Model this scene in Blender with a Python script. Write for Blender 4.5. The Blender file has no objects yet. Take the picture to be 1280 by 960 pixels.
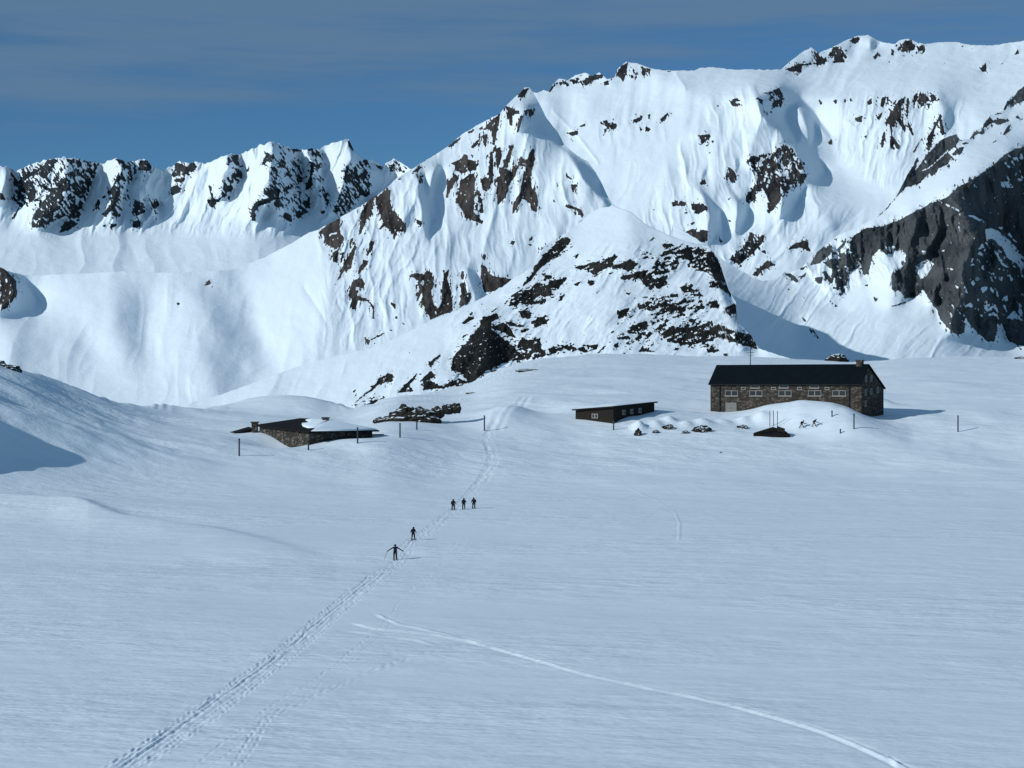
import bpy, bmesh, math, random
import numpy as np
from mathutils import Vector, Matrix

random.seed(7)
SC = bpy.context.scene
COL = SC.collection
F = 2200.0            # focal length in photograph pixels (photograph 1280 x 960)
HZ = 480.0            # row of the level line
CAM_Z = 20.6          # camera height above the frozen lake
R = math.radians

# ------------------------------------------------------------------ light directions
SUN_EL, SUN_AZ = R(25), R(240)      # azimuth clockwise from +Y (the view direction)
SUN = Vector((math.sin(SUN_AZ)*math.cos(SUN_EL), math.cos(SUN_AZ)*math.cos(SUN_EL), math.sin(SUN_EL)))

# ------------------------------------------------------------------ numpy helpers
_TAB = {}
def vnoise(x, y, seed):
    N = 256
    if seed not in _TAB: _TAB[seed] = np.random.RandomState(seed).rand(N, N).astype(np.float32)
    tab = _TAB[seed]
    xi = np.floor(x).astype(np.int64); yi = np.floor(y).astype(np.int64)
    fx = (x-xi).astype(np.float32); fy = (y-yi).astype(np.float32)
    fx = fx*fx*fx*(fx*(fx*6-15)+10); fy = fy*fy*fy*(fy*(fy*6-15)+10)
    a = tab[xi % N, yi % N]; b = tab[(xi+1) % N, yi % N]
    c = tab[xi % N, (yi+1) % N]; d = tab[(xi+1) % N, (yi+1) % N]
    return (a*(1-fx)+b*fx)*(1-fy)+(c*(1-fx)+d*fx)*fy

def fbm(x, y, octaves=4, seed=1, gain=0.5):
    s = 0.0; amp = 1.0; tot = 0.0
    for i in range(octaves):
        k = 2.0**i
        s = s + amp*vnoise(x*k+17.3*i, y*k+5.1*i, seed+i)
        tot += amp; amp *= gain
    return s/tot

def blur(a, r):
    if r < 0.6: return a
    n = max(1, int(round(r*0.6)))
    for _ in range(3):
        for ax in (0, 1):
            pad = [(0, 0), (0, 0)]; pad[ax] = (n+1, n)
            c = np.cumsum(np.pad(a, pad, mode='edge'), axis=ax)
            L = a.shape[ax]
            hi = np.take(c, np.arange(2*n+1, 2*n+1+L), axis=ax)
            lo = np.take(c, np.arange(0, L), axis=ax)
            a = (hi-lo)/(2*n+1)
    return a

def poly_mask(U0, V0, shape, pts, ss=3):
    """coverage of a polygon on a 1 px grid that starts at (U0, V0)"""
    H, W = shape
    m = np.zeros(shape, np.float32)
    xs = [p[0] for p in pts]; ys = [p[1] for p in pts]
    i0 = max(0, int(min(xs)-U0)-1); i1 = min(W, int(max(xs)-U0)+3)
    j0 = max(0, int(min(ys)-V0)-1); j1 = min(H, int(max(ys)-V0)+3)
    if i1 <= i0 or j1 <= j0: return m
    acc = np.zeros((j1-j0, i1-i0), np.float32)
    for a in range(ss):
        for b in range(ss):
            gx = (np.arange(i0, i1)+U0+(a+0.5)/ss-0.5)[None, :]
            gy = (np.arange(j0, j1)+V0+(b+0.5)/ss-0.5)[:, None]
            ins = np.zeros((j1-j0, i1-i0), bool)
            n = len(pts)
            for k in range(n):
                x1, y1 = pts[k]; x2, y2 = pts[(k+1) % n]
                if y1 == y2: continue
                c = (gy < y1) != (gy < y2)
                xx = x1+(gy-y1)*(x2-x1)/(y2-y1)
                ins ^= c & (gx < xx)
            acc += ins
    m[j0:j1, i0:i1] = acc/(ss*ss)
    return m

def line_field(gx, gy, pts):
    """distance to a polyline, signed by side (u minus u of the nearest point), and length along it"""
    best = np.full(gx.shape, 1e9); sgn = np.ones(gx.shape); along = np.zeros(gx.shape); run = 0.0
    for (x1, y1), (x2, y2) in zip(pts[:-1], pts[1:]):
        dx, dy = x2-x1, y2-y1; L = math.hypot(dx, dy)
        t = np.clip(((gx-x1)*dx+(gy-y1)*dy)/(L*L), 0, 1)
        ex = gx-(x1+t*dx); ey = gy-(y1+t*dy)
        d = np.hypot(ex, ey)
        w = d < best
        best = np.where(w, d, best)
        sgn = np.where(w, np.sign(ex*dy-ey*dx), sgn)
        along = np.where(w, run+t*L, along)
        run += L
    return best, sgn, along

def cells(x, y, seed):
    """two random values per cell of an irregular cell pattern"""
    rs = np.random.RandomState(seed); N = 64
    jx = rs.rand(N, N); jy = rs.rand(N, N); va = rs.rand(N, N)*2-1; vb = rs.rand(N, N)*2-1
    xi = np.floor(x).astype(int); yi = np.floor(y).astype(int)
    best = np.full(x.shape, 1e9); A = np.zeros(x.shape); B = np.zeros(x.shape)
    for a in (-1, 0, 1):
        for b in (-1, 0, 1):
            ci = (xi+a) % N; cj = (yi+b) % N
            d = (xi+a+jx[ci, cj]-x)**2+(yi+b+jy[ci, cj]-y)**2
            w = d < best
            best = np.where(w, d, best); A = np.where(w, va[ci, cj], A); B = np.where(w, vb[ci, cj], B)
    return A, B

def poisson(gx, gy, lam):
    """least-squares surface with slopes gx, gy (per px), weakly tied to zero"""
    H, W = gx.shape
    div = np.zeros((H, W))
    fx = 0.5*(gx[:, 1:]+gx[:, :-1]); fy = 0.5*(gy[1:]+gy[:-1])
    div[:, :-1] += fx; div[:, 1:] -= fx
    div[:-1] += fy; div[1:] -= fy
    m = np.concatenate([div, div[::-1]], 0); m = np.concatenate([m, m[:, ::-1]], 1)
    f = np.fft.rfft2(m)
    ky = 2-2*np.cos(2*np.pi*np.fft.fftfreq(2*H)); kx = 2-2*np.cos(2*np.pi*np.fft.rfftfreq(2*W))
    den = -(ky[:, None]+kx[None, :])-lam
    return np.fft.irfft2(f/den, s=m.shape)[:H, :W]

def bilinear(a, x, y):
    H, W = a.shape
    x = np.clip(x, 0, W-1.001); y = np.clip(y, 0, H-1.001)
    i = x.astype(int); j = y.astype(int); fx = x-i; fy = y-j
    return (a[j, i]*(1-fx)+a[j, i+1]*fx)*(1-fy)+(a[j+1, i]*(1-fx)+a[j+1, i+1]*fx)*fy

def grid_mesh(name, X, Y, Z, mat, attrs):
    """one mesh from row x column arrays"""
    H, W = X.shape
    me = bpy.data.meshes.new(name)
    co = np.stack([X, Y, Z], -1).reshape(-1, 3).astype(np.float32)
    idx = np.arange(H*W).reshape(H, W)
    q = np.stack([idx[:-1, :-1], idx[1:, :-1], idx[1:, 1:], idx[:-1, 1:]], -1).reshape(-1)
    nf = len(q)//4
    me.vertices.add(H*W); me.vertices.foreach_set('co', co.ravel())
    me.loops.add(len(q)); me.loops.foreach_set('vertex_index', q.astype(np.int32))
    me.polygons.add(nf)
    me.polygons.foreach_set('loop_start', np.arange(0, 4*nf, 4, dtype=np.int32))
    me.polygons.foreach_set('loop_total', np.full(nf, 4, np.int32))
    me.polygons.foreach_set('use_smooth', np.ones(nf, bool))
    for k, a in attrs.items():
        at = me.attributes.new(k, 'FLOAT', 'POINT')
        at.data.foreach_set('value', a.reshape(-1).astype(np.float32))
    me.update(calc_edges=True); me.validate()
    me.materials.append(mat)
    ob = bpy.data.objects.new(name, me); COL.objects.link(ob)
    return ob

def at(u, v, D):
    return Vector(((u-640)*D/F, D, CAM_Z-(v-HZ)*D/F))

def tag(o, label, cat, group=None, kind=None):
    o['label'] = label; o['category'] = cat
    if group: o['group'] = group
    if kind: o['kind'] = kind
    return o

# ------------------------------------------------------------------ materials
def new_mat(name):
    m = bpy.data.materials.new(name); m.use_nodes = True
    nt = m.node_tree; nt.nodes.clear()
    out = nt.nodes.new('ShaderNodeOutputMaterial'); b = nt.nodes.new('ShaderNodeBsdfPrincipled')
    nt.links.new(b.outputs[0], out.inputs[0])
    return m, nt, b

def mth(nt, op, a, b=None, c=None):
    n = nt.nodes.new('ShaderNodeMath'); n.operation = op
    for i, s in enumerate((a, b, c)):
        if s is None: continue
        if isinstance(s, (int, float)): n.inputs[i].default_value = s
        else: nt.links.new(s, n.inputs[i])
    return n.outputs[0]

def noise(nt, scale, detail=4, rough=0.55, vec=None, stretch=None, rot=None):
    n = nt.nodes.new('ShaderNodeTexNoise')
    n.inputs['Scale'].default_value = scale; n.inputs['Detail'].default_value = detail
    n.inputs['Roughness'].default_value = rough
    if vec is None:
        tc = nt.nodes.new('ShaderNodeTexCoord'); vec = tc.outputs['Object']
    if stretch or rot:
        mp = nt.nodes.new('ShaderNodeMapping')
        if stretch: mp.inputs['Scale'].default_value = stretch
        if rot: mp.inputs['Rotation'].default_value = rot
        nt.links.new(vec, mp.inputs['Vector']); vec = mp.outputs[0]
    nt.links.new(vec, n.inputs['Vector'])
    return n.outputs['Fac']

def ramp(nt, fac, stops):
    r = nt.nodes.new('ShaderNodeValToRGB')
    el = r.color_ramp.elements
    while len(el) < len(stops): el.new(0.5)
    for e, (p, c) in zip(el, stops):
        e.position = p; e.color = (*c, 1)
    nt.links.new(fac, r.inputs[0])
    return r.outputs[0]

def mix_col(nt, fac, a, b):
    n = nt.nodes.new('ShaderNodeMix'); n.data_type = 'RGBA'
    for s, k in ((fac, 0), (a, 6), (b, 7)):
        if isinstance(s, (int, float)): n.inputs[k].default_value = s
        elif isinstance(s, tuple): n.inputs[k].default_value = (*s, 1)
        else: nt.links.new(s, n.inputs[k])
    return n.outputs[2]

def bump(nt, height, strength, dist, bsdf, normal=None):
    n = nt.nodes.new('ShaderNodeBump')
    n.inputs['Strength'].default_value = strength; n.inputs['Distance'].default_value = dist
    nt.links.new(height, n.inputs['Height'])
    if normal is not None: nt.links.new(normal, n.inputs['Normal'])
    nt.links.new(n.outputs[0], bsdf.inputs['Normal'])
    return n.outputs[0]

SNOW = (0.735, 0.845, 0.92)

def mountain_material(name, px, dark=(0.012, 0.013, 0.015), mid=(0.035, 0.034, 0.034), warm=(0.06, 0.053, 0.048), snow=SNOW):
    """snow with bare rock where the mesh's rock attribute is high; px = metres per pixel at that distance"""
    m, nt, b = new_mat(name)
    a = nt.nodes.new('ShaderNodeAttribute'); a.attribute_name = 'rock'
    fine = noise(nt, 1/(2.2*px), 3, 0.6)
    fine2 = noise(nt, 1/(9*px), 4, 0.65)
    fac = mth(nt, 'ADD', a.outputs['Fac'], mth(nt, 'MULTIPLY', mth(nt, 'SUBTRACT', fine, 0.5), 0.7))
    fac = mth(nt, 'ADD', fac, mth(nt, 'MULTIPLY', mth(nt, 'SUBTRACT', fine2, 0.5), 0.3))
    mr = nt.nodes.new('ShaderNodeMapRange'); mr.interpolation_type = 'SMOOTHSTEP'
    mr.inputs[1].default_value = 0.43; mr.inputs[2].default_value = 0.57
    nt.links.new(fac, mr.inputs[0]); rock = mr.outputs[0]
    big = noise(nt, 1/(26*px), 5, 0.6, rot=(0.4, 0.3, 0.6), stretch=(1, 1, 0.45))
    rc = ramp(nt, big, [(0.36, dark), (0.5, mid), (0.66, warm)])
    sp = noise(nt, 1/(2.2*px), 3, 0.7)
    rc = mix_col(nt, mth(nt, 'MULTIPLY', sp, 0.75), rc, dark)
    sn = noise(nt, 1/(60*px), 4, 0.6)
    sc = mix_col(nt, sn, snow, tuple(c*0.94 for c in snow))
    col = mix_col(nt, rock, sc, rc)
    nt.links.new(col, b.inputs['Base Color'])
    b.inputs['Roughness'].default_value = 0.75
    b.inputs['Specular IOR Level'].default_value = 0.15
    # broken rock relief, soft snow relief
    h1 = mth(nt, 'MULTIPLY', noise(nt, 1/(5*px), 5, 0.65), rock)
    h2 = mth(nt, 'MULTIPLY', noise(nt, 1/(26*px), 4, 0.5), 0.9)
    bump(nt, mth(nt, 'ADD', h1, h2), 1.0, 2.2*px, b)
    return m

# ------------------------------------------------------------------ traced features
TILES = dict(A=(0, 160, 16/3), B=(200, 160, 16/3), C=(380, 160, 16/3), D=(560, 60, 16/3), E=(380, 300, 16/3),
             F=(560, 220, 16/3), G=(440, 360, 16/3), H=(660, 290, 16/3), I=(800, 60, 16/3), J=(960, 20, 16/3),
             K=(1040, 20, 16/3), M=(780, 200, 16/3), N=(860, 280, 16/3), O=(960, 180, 16/3), P=(1040, 270, 16/3),
             Q=(1100, 100, 64/9), Z=(0, 160, 3.048), X=(0, 0, 1))

def pts_of(tile, toks):
    ox, oy, s = TILES[tile]
    return [(float(a)/s+ox, float(b)/s+oy) for a, b in (t.split(',') for t in toks)]

def px_list(s):
    return [tuple(float(c) for c in t.split(',')) for t in s.split()]

def layer(name, label, cat, sky, vb, d0, q0, p0, feats, mat, u_pad=120, seed=3, flute=0.0, wob=0.22, streak=(5, 22, 0),
          lam=1/160**2, qfun=None, relief=1.0, sky_noise=0.7, du=1.0, gain=3.2, facet=0.9, cell=(7, 14, 0.25), speck=0.3, holes=0.07, warp=0.55, mid=0.3):
    """a mountain: outline, distance d0 (at row vb), cotangent of its steepness q0, sideways slope p0, and traced features"""
    sky = px_list(sky)
    U0 = int(sky[0][0]); U1 = int(sky[-1][0]); V0 = int(min(p[1] for p in sky))-6; V1 = int(vb)+6
    W, H = U1-U0+1, V1-V0+1
    gu, gv = np.meshgrid(np.arange(W)+U0, np.arange(H)+V0)
    gu = gu.astype(float); gv = gv.astype(float)
    p = np.full((H, W), float(p0)); q = np.full((H, W), float(q0))
    if qfun is not None: q = qfun(gu, gv)
    p += wob*2*(fbm(gu/70, gv/90, 3, seed)-0.5)*2
    p += mid*2*(fbm(gu/19+gv/50, gv/34, 3, seed+15, 0.6)-0.5)*2      # wind and slide texture
    q *= 1+wob*1.2*(fbm(gu/60, gv/60, 3, seed+20)-0.5)*2
    if flute:
        p += flute*2*(fbm(gu/9+gv/60, gv/95, 3, seed+30)-0.5)*2
    rock = np.zeros((H, W), np.float32); ribs = np.zeros((H, W))
    sx, sy, ang = streak
    ca, sa = math.cos(R(ang)), math.sin(R(ang))
    # rank of a streaky noise, so that density c covers the share c
    n = fbm((gu*ca+gv*sa)/sx, (-gu*sa+gv*ca)/sy, 4, seed+40, 0.6)
    n = (np.argsort(np.argsort(n.ravel()))/n.size).reshape(n.shape).astype(np.float32)
    for ln in feats.strip().splitlines():
        t = ln.split()
        if not t or t[0] == '#': continue
        k, tile = t[0], t[1]
        if k == 'R':                                   # bare rock: density, outline
            c = float(t[2]); pts = pts_of(tile, t[3:])
            m = poly_mask(U0, V0, (H, W), pts)
            if c >= 1: val = m
            else: val = m*np.clip(0.5+5*(c-n), 0, 1)
            rock = np.maximum(rock, val)
        elif k == 'D':                                 # snow dusted over rock: share of rock left, outline
            m = poly_mask(U0, V0, (H, W), pts_of(tile, t[3:])); rock = rock*(1-m*np.clip(0.5+5*(n-float(t[2])), 0, 1))
        elif k == 'W':                                 # snow lying in rock
            m = poly_mask(U0, V0, (H, W), pts_of(tile, t[2:])); rock = rock*(1-m)
        elif k == 'S':                                 # a face turned sideways: p, q, soft edge, outline
            pv, qv, fe = float(t[2]), float(t[3]), float(t[4])
            pv *= gain if pv >= 0.8 else 1.6
            m = blur(poly_mask(U0, V0, (H, W), pts_of(tile, t[5:])), fe)
            p = p*(1-m)+pv*m
            if qv > 0: q = q*(1-m)+qv*m
        elif k == 'T':                                 # ribbed, gullied ground: strength, rib spacing, lean, stretch, soft edge, outline
            am, wl, lean, st, fe = (float(x) for x in t[2:7])
            m = blur(poly_mask(U0, V0, (H, W), pts_of(tile, t[7:])), fe)
            wv = 1.2*(fbm(gu/(wl*1.6), gv/(wl*2.2), 3, seed+110)-0.5)
            a1 = fbm(gu/wl+lean*gv/wl+wv, gv/(wl*st), 1, seed+111); a2 = fbm(gu/wl*2.3+lean*2.3*gv/wl+wv*2, gv/(wl*st)*2.0, 2, seed+112)
            ribs += m*am*wl*((1-np.abs(2*a1-1)*1.6)+0.38*(1-np.abs(2*a2-1)*1.6))
        elif k == 'L':                                 # rib (+) or gully (-): width, strength, line
            w, amp = float(t[2]), 1.4*float(t[3]); pts = pts_of(tile, t[4:])
            d, s, _ = line_field(gu, gv, pts)
            s = np.sign(gu-np.interp(gv, *zip(*sorted((b, a) for a, b in pts)))) if abs(pts[0][1]-pts[-1][1]) > abs(pts[0][0]-pts[-1][0])*0.6 else -s
            p += amp*s*np.exp(-(d/w)**2)
    # ragged edges, loose rocks round the patches, snow caught in the cracks
    wx = 2*warp*(fbm(gu/3, gv/3, 3, seed+90, 0.6)-0.5)*2; wy = 2*warp*(fbm(gu/3, gv/3, 3, seed+95, 0.6)-0.5)*2
    rock = bilinear(rock, gu-U0+wx, gv-V0+wy)
    n2 = fbm((gu*ca+gv*sa)/(0.55*sx), (-gu*sa+gv*ca)/(0.55*sy), 3, seed+44, 0.65)
    n2 = (np.argsort(np.argsort(n2.ravel()))/n2.size).reshape(n2.shape)
    near = blur(rock, 7)
    rock = np.maximum(rock, np.clip(0.5+6*(speck*np.clip(near*2.2, 0, 1)-n2), 0, 1)*(near > 0.03))
    inner = np.clip(blur(rock, 3)*2-1, 0, 1)
    rock = rock*(1-inner*np.clip(0.5+7*(n2-(1-holes)), 0, 1))
    soft = blur(rock, 0.8)
    ca2 = cell[2]
    fa, fb = cells((gu+ca2*gv)/cell[0], gv/cell[1], seed+5)
    fa2, fb2 = cells((gu+ca2*gv)/(cell[0]*0.4), gv/(cell[1]*0.4), seed+6)
    p = p+soft*facet*(fa*1.1+fa2*0.8); q = q+soft*facet*(fb*0.35+fb2*0.25)
    q = q*(1-soft)+np.minimum(q, 0.6)*soft
    r = poisson((p)/F, -(q-q0)/F, lam)
    r -= ribs/F
    r += -relief*soft*(fbm(gu/6, gv/9, 3, seed+60)-0.45)*4.5/F        # crags
    r += -relief*soft*(fbm(gu/2.6, gv/4, 2, seed+70)-0.5)*1.6/F
    w = np.log(d0)+q0*(vb-gv)/F+r
    us = np.arange(U0+1, U1, du)
    sv = np.interp(us, [a for a, b in sky], [b for a, b in sky])
    sv = sv+sky_noise*2*(fbm(us/5.0, us*0+0.5, 3, seed+80)-0.5)*2
    rows = int((vb-min(sv))/0.95)
    tt = np.linspace(0, 1, rows)[:, None]
    v = sv[None, :]+(vb-sv[None, :])*tt; u = np.broadcast_to(us[None, :], v.shape)
    D = np.exp(bilinear(w, u-U0, v-V0))
    rk = bilinear(soft*0.15+rock*0.85, u-U0, v-V0)
    X = (u-640)*D/F; Z = CAM_Z-(v-HZ)*D/F; Y = D
    # far side of the mountain
    nb = 9
    kb = (np.arange(nb, 0, -1)/nb)[:, None]
    hgt = (Z[0:1]-Z.min())
    Yb = Y[0:1]+kb*np.maximum(hgt*1.4, 30)*1.0; Zb = Z[0:1]-hgt*(kb**1.25)*0.95-0.02*hgt*kb; Xb = np.repeat(X[0:1], nb, 0)
    X = np.concatenate([Xb, X]); Y = np.concatenate([Yb, Y]); Z = np.concatenate([Zb, Z])
    rk = np.concatenate([np.zeros((nb, len(us))), rk])
    ob = grid_mesh(name, X, Y, Z, mat, {'rock': rk})
    tag(ob, label, cat, kind='structure')
    return ob
SUN_STRENGTH = 3.25; SUN_COLOR = (1.0, 0.985, 0.955); SKY_STRENGTH = 0.07; EXPOSURE = -0.04
CLOUD = 0.9; CLOUD_COL = (1.6, 2.95, 4.75); SKY_TINT = (0.62, 0.92, 1.02)
# ------------------------------------------------------------------ far jagged ridge
FAR = """
T X .48 13 .35 3.5 8 -160,190 600,160 600,290 250,292 100,288 -160,285
T X .07 40 0 2 20 -160,290 600,290 600,390 -160,390
S X -0.75 1.0 4 20,205 60,196 84,198 74,230 45,290 15,285
S X -0.6 1.0 4 127,205 145,197 146,220 110,275 95,270 118,225
S X -0.7 1.0 4 290,195 336,177 338,230 320,275 300,270 300,225
S X -0.7 1.0 4 405,188 433,174 440,200 425,230 415,250 405,225
S X 0.1 2.2 14 -40,275 120,292 250,280 380,280 420,290 420,370 -40,370
S A 1.3 0.8 1 40,270 80,290 95,400 90,480 30,510 10,495 30,400
S A 1.15 0.8 1.5 450,205 530,205 620,220 680,250 640,310 600,400 590,460 540,540 430,590 350,640 290,660 240,640 350,560 430,470 480,380 430,330
S A 1.25 0.8 1 775,205 840,215 895,230 910,300 850,400 870,490 820,570 770,630 740,560 770,470 800,400 770,370 810,280
S A 1.2 0.8 1 1015,255 1130,320 1080,400 980,380 930,330 920,290
S A 1.2 0.8 1 930,420 980,440 1060,490 1070,590 1040,620 1030,560 1000,490 980,560 960,600 900,600 930,520
S B 1.0 0.8 1 450,180 550,180 530,240 550,340 510,380 450,450 400,470 420,400 430,330 470,320 500,290 450,250
S B 1.3 0.75 1 750,90 800,120 900,150 940,220 950,320 940,400 960,470 950,590 870,630 840,560 800,520 760,480 690,410 740,370 740,260 740,190
S B 1.2 0.75 1 640,540 740,510 720,570 680,610 640,620
S B 1.3 0.75 1 980,140 1090,170 1080,250 1110,310 1080,380 1130,470 1110,560 1080,560 1090,480 1050,370 1020,360 1030,250 990,190
S B 1.2 0.75 1 970,430 1000,440 1000,540 960,585 955,500
S C 1.1 0.75 1 300,90 350,170 420,210 500,260 620,300 540,400 440,440 330,520 250,590 190,560 240,440 270,350 260,270 320,220
S A -0.75 1.0 1 775,205 640,330 600,410 540,560 600,590 690,450 760,390 805,280
S A -0.7 1.0 1 880,350 912,350 905,470 850,440
S A -0.7 1.0 1 950,440 985,460 1010,560 985,530
S A -0.7 1.0 1 440,205 300,330 240,460 330,430 430,330 450,240
S B -0.7 1.0 1 955,150 1012,225 965,410 940,330
S B -0.7 1.0 1 1030,370 1080,450 1090,560 1000,540
S B -0.7 1.0 1 440,190 430,300 380,440 345,370 390,260
S B -0.75 1.0 1 745,90 690,170 600,420 700,380 740,240
S B -0.7 1.0 1 1240,75 1090,160 1110,300 1130,460 1180,380 1210,250
R A 1 0,430 20,440 40,480 0,480
R A 1 330,215 380,215 330,300 290,340 255,310 270,280 190,330 130,380 105,370 170,310 260,270
R A 1 150,380 185,350 190,430 230,380 240,460 200,495 170,440 140,420 130,490 115,480 125,400
R A 1 140,510 100,600 70,615 120,540
R A .35 60,300 330,210 430,200 440,330 250,490 100,540
R A .85 400,350 440,330 480,380 430,470 400,540 360,560 350,620 290,660 215,665 205,620 230,570 270,510 320,450 360,400
R A .5 450,210 530,205 620,220 680,250 640,310 600,400 590,460 540,540 430,590 360,620 420,500 480,380 430,330
R A 1 500,545 540,560 530,600 480,600 450,590
R A .9 430,630 470,610 525,635 460,680 395,700
R A .35 775,205 840,215 895,230 910,300 850,400 870,490 820,570 760,630 720,560 770,470 800,400 760,370 810,280
R A .9 790,300 830,330 760,380 800,400 800,450 770,520 700,600 690,570 740,500 730,430
R A 1 930,220 980,215 1015,260 1000,285 920,280
R A .75 900,480 960,500 970,560 900,590 880,560
R A 1 890,620 940,620 935,660 880,665
R A 1 680,650 710,640 700,665
R A 1 740,640 785,640 760,665 735,665
R A .6 650,480 700,450 650,540 610,560
R A .45 980,440 1060,490 1070,590 1040,620 1030,560 1000,490
R A .5 930,310 970,310 960,360
R B .9 100,230 140,235 180,260 200,225 230,230 240,290 310,250 270,270 190,310 140,310 90,330 75,310 100,270
R B 1 90,340 170,330 160,360 100,360
R B .9 70,430 90,380 145,400 130,430 80,450
R B .55 450,180 550,180 530,240 550,340 510,380 450,450 400,470 420,400 430,330 470,320 500,290 450,250
R B .9 320,380 345,390 360,480 420,460 350,530 330,520 310,480 345,470
R B 1 450,460 470,450 465,490
R B 1 590,260 600,240 590,290 570,295
R B 1 710,160 750,185 735,210 670,260 690,220
R B .3 750,90 800,120 900,150 940,220 950,320 940,400 960,470 950,590 870,630 840,560 800,520 760,480 690,410 740,370 740,260 740,190
R B .7 690,410 740,370 790,420 800,480 740,470 690,440
R B 1 610,540 640,490 700,470 790,460 720,500 660,520 630,560 640,620 610,620
R B 1 760,490 830,510 790,530 760,520
R B 1 830,560 860,570 880,630 850,620 820,590
R B 1 880,140 945,140 930,155 890,155
R B 1 980,125 1030,125 1020,150 980,150
R B 1 1010,220 1030,250 1010,330 1020,380 970,420 970,390 1000,320
R B .6 970,430 1000,440 1000,540 960,585 955,500
R B 1 1070,560 1100,545 1100,570 1075,575
R B .25 980,140 1090,170 1080,250 1110,310 1080,380 1130,470 1110,560 1080,560 1050,370 1030,250
R C 1 290,80 310,90 340,160 310,140 295,110
R C .5 320,220 420,210 440,300 440,440 330,520 250,590 190,560 240,440 270,350 260,270
R C .9 260,330 330,260 370,290 350,340 280,340
R C .6 590,200 640,240 700,270 640,290 560,290 560,250 600,240
R C .7 440,220 520,265 500,270
"""
FAR_SKY = "-170,225 -110,205 -40,214 0,209 8,208 18,214 35,207 60,199 80,196 100,198 120,203 127,204 145,198 150,200 165,202 178,199 185,201 192,209 203,214 215,207 222,203 245,203 258,204 282,193 300,193 325,182 338,177 345,178 360,184 380,187 400,186 415,178 433,174 436,175 443,190 455,199 465,200 478,207 492,198 500,202 515,212 540,235 600,270"

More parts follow.
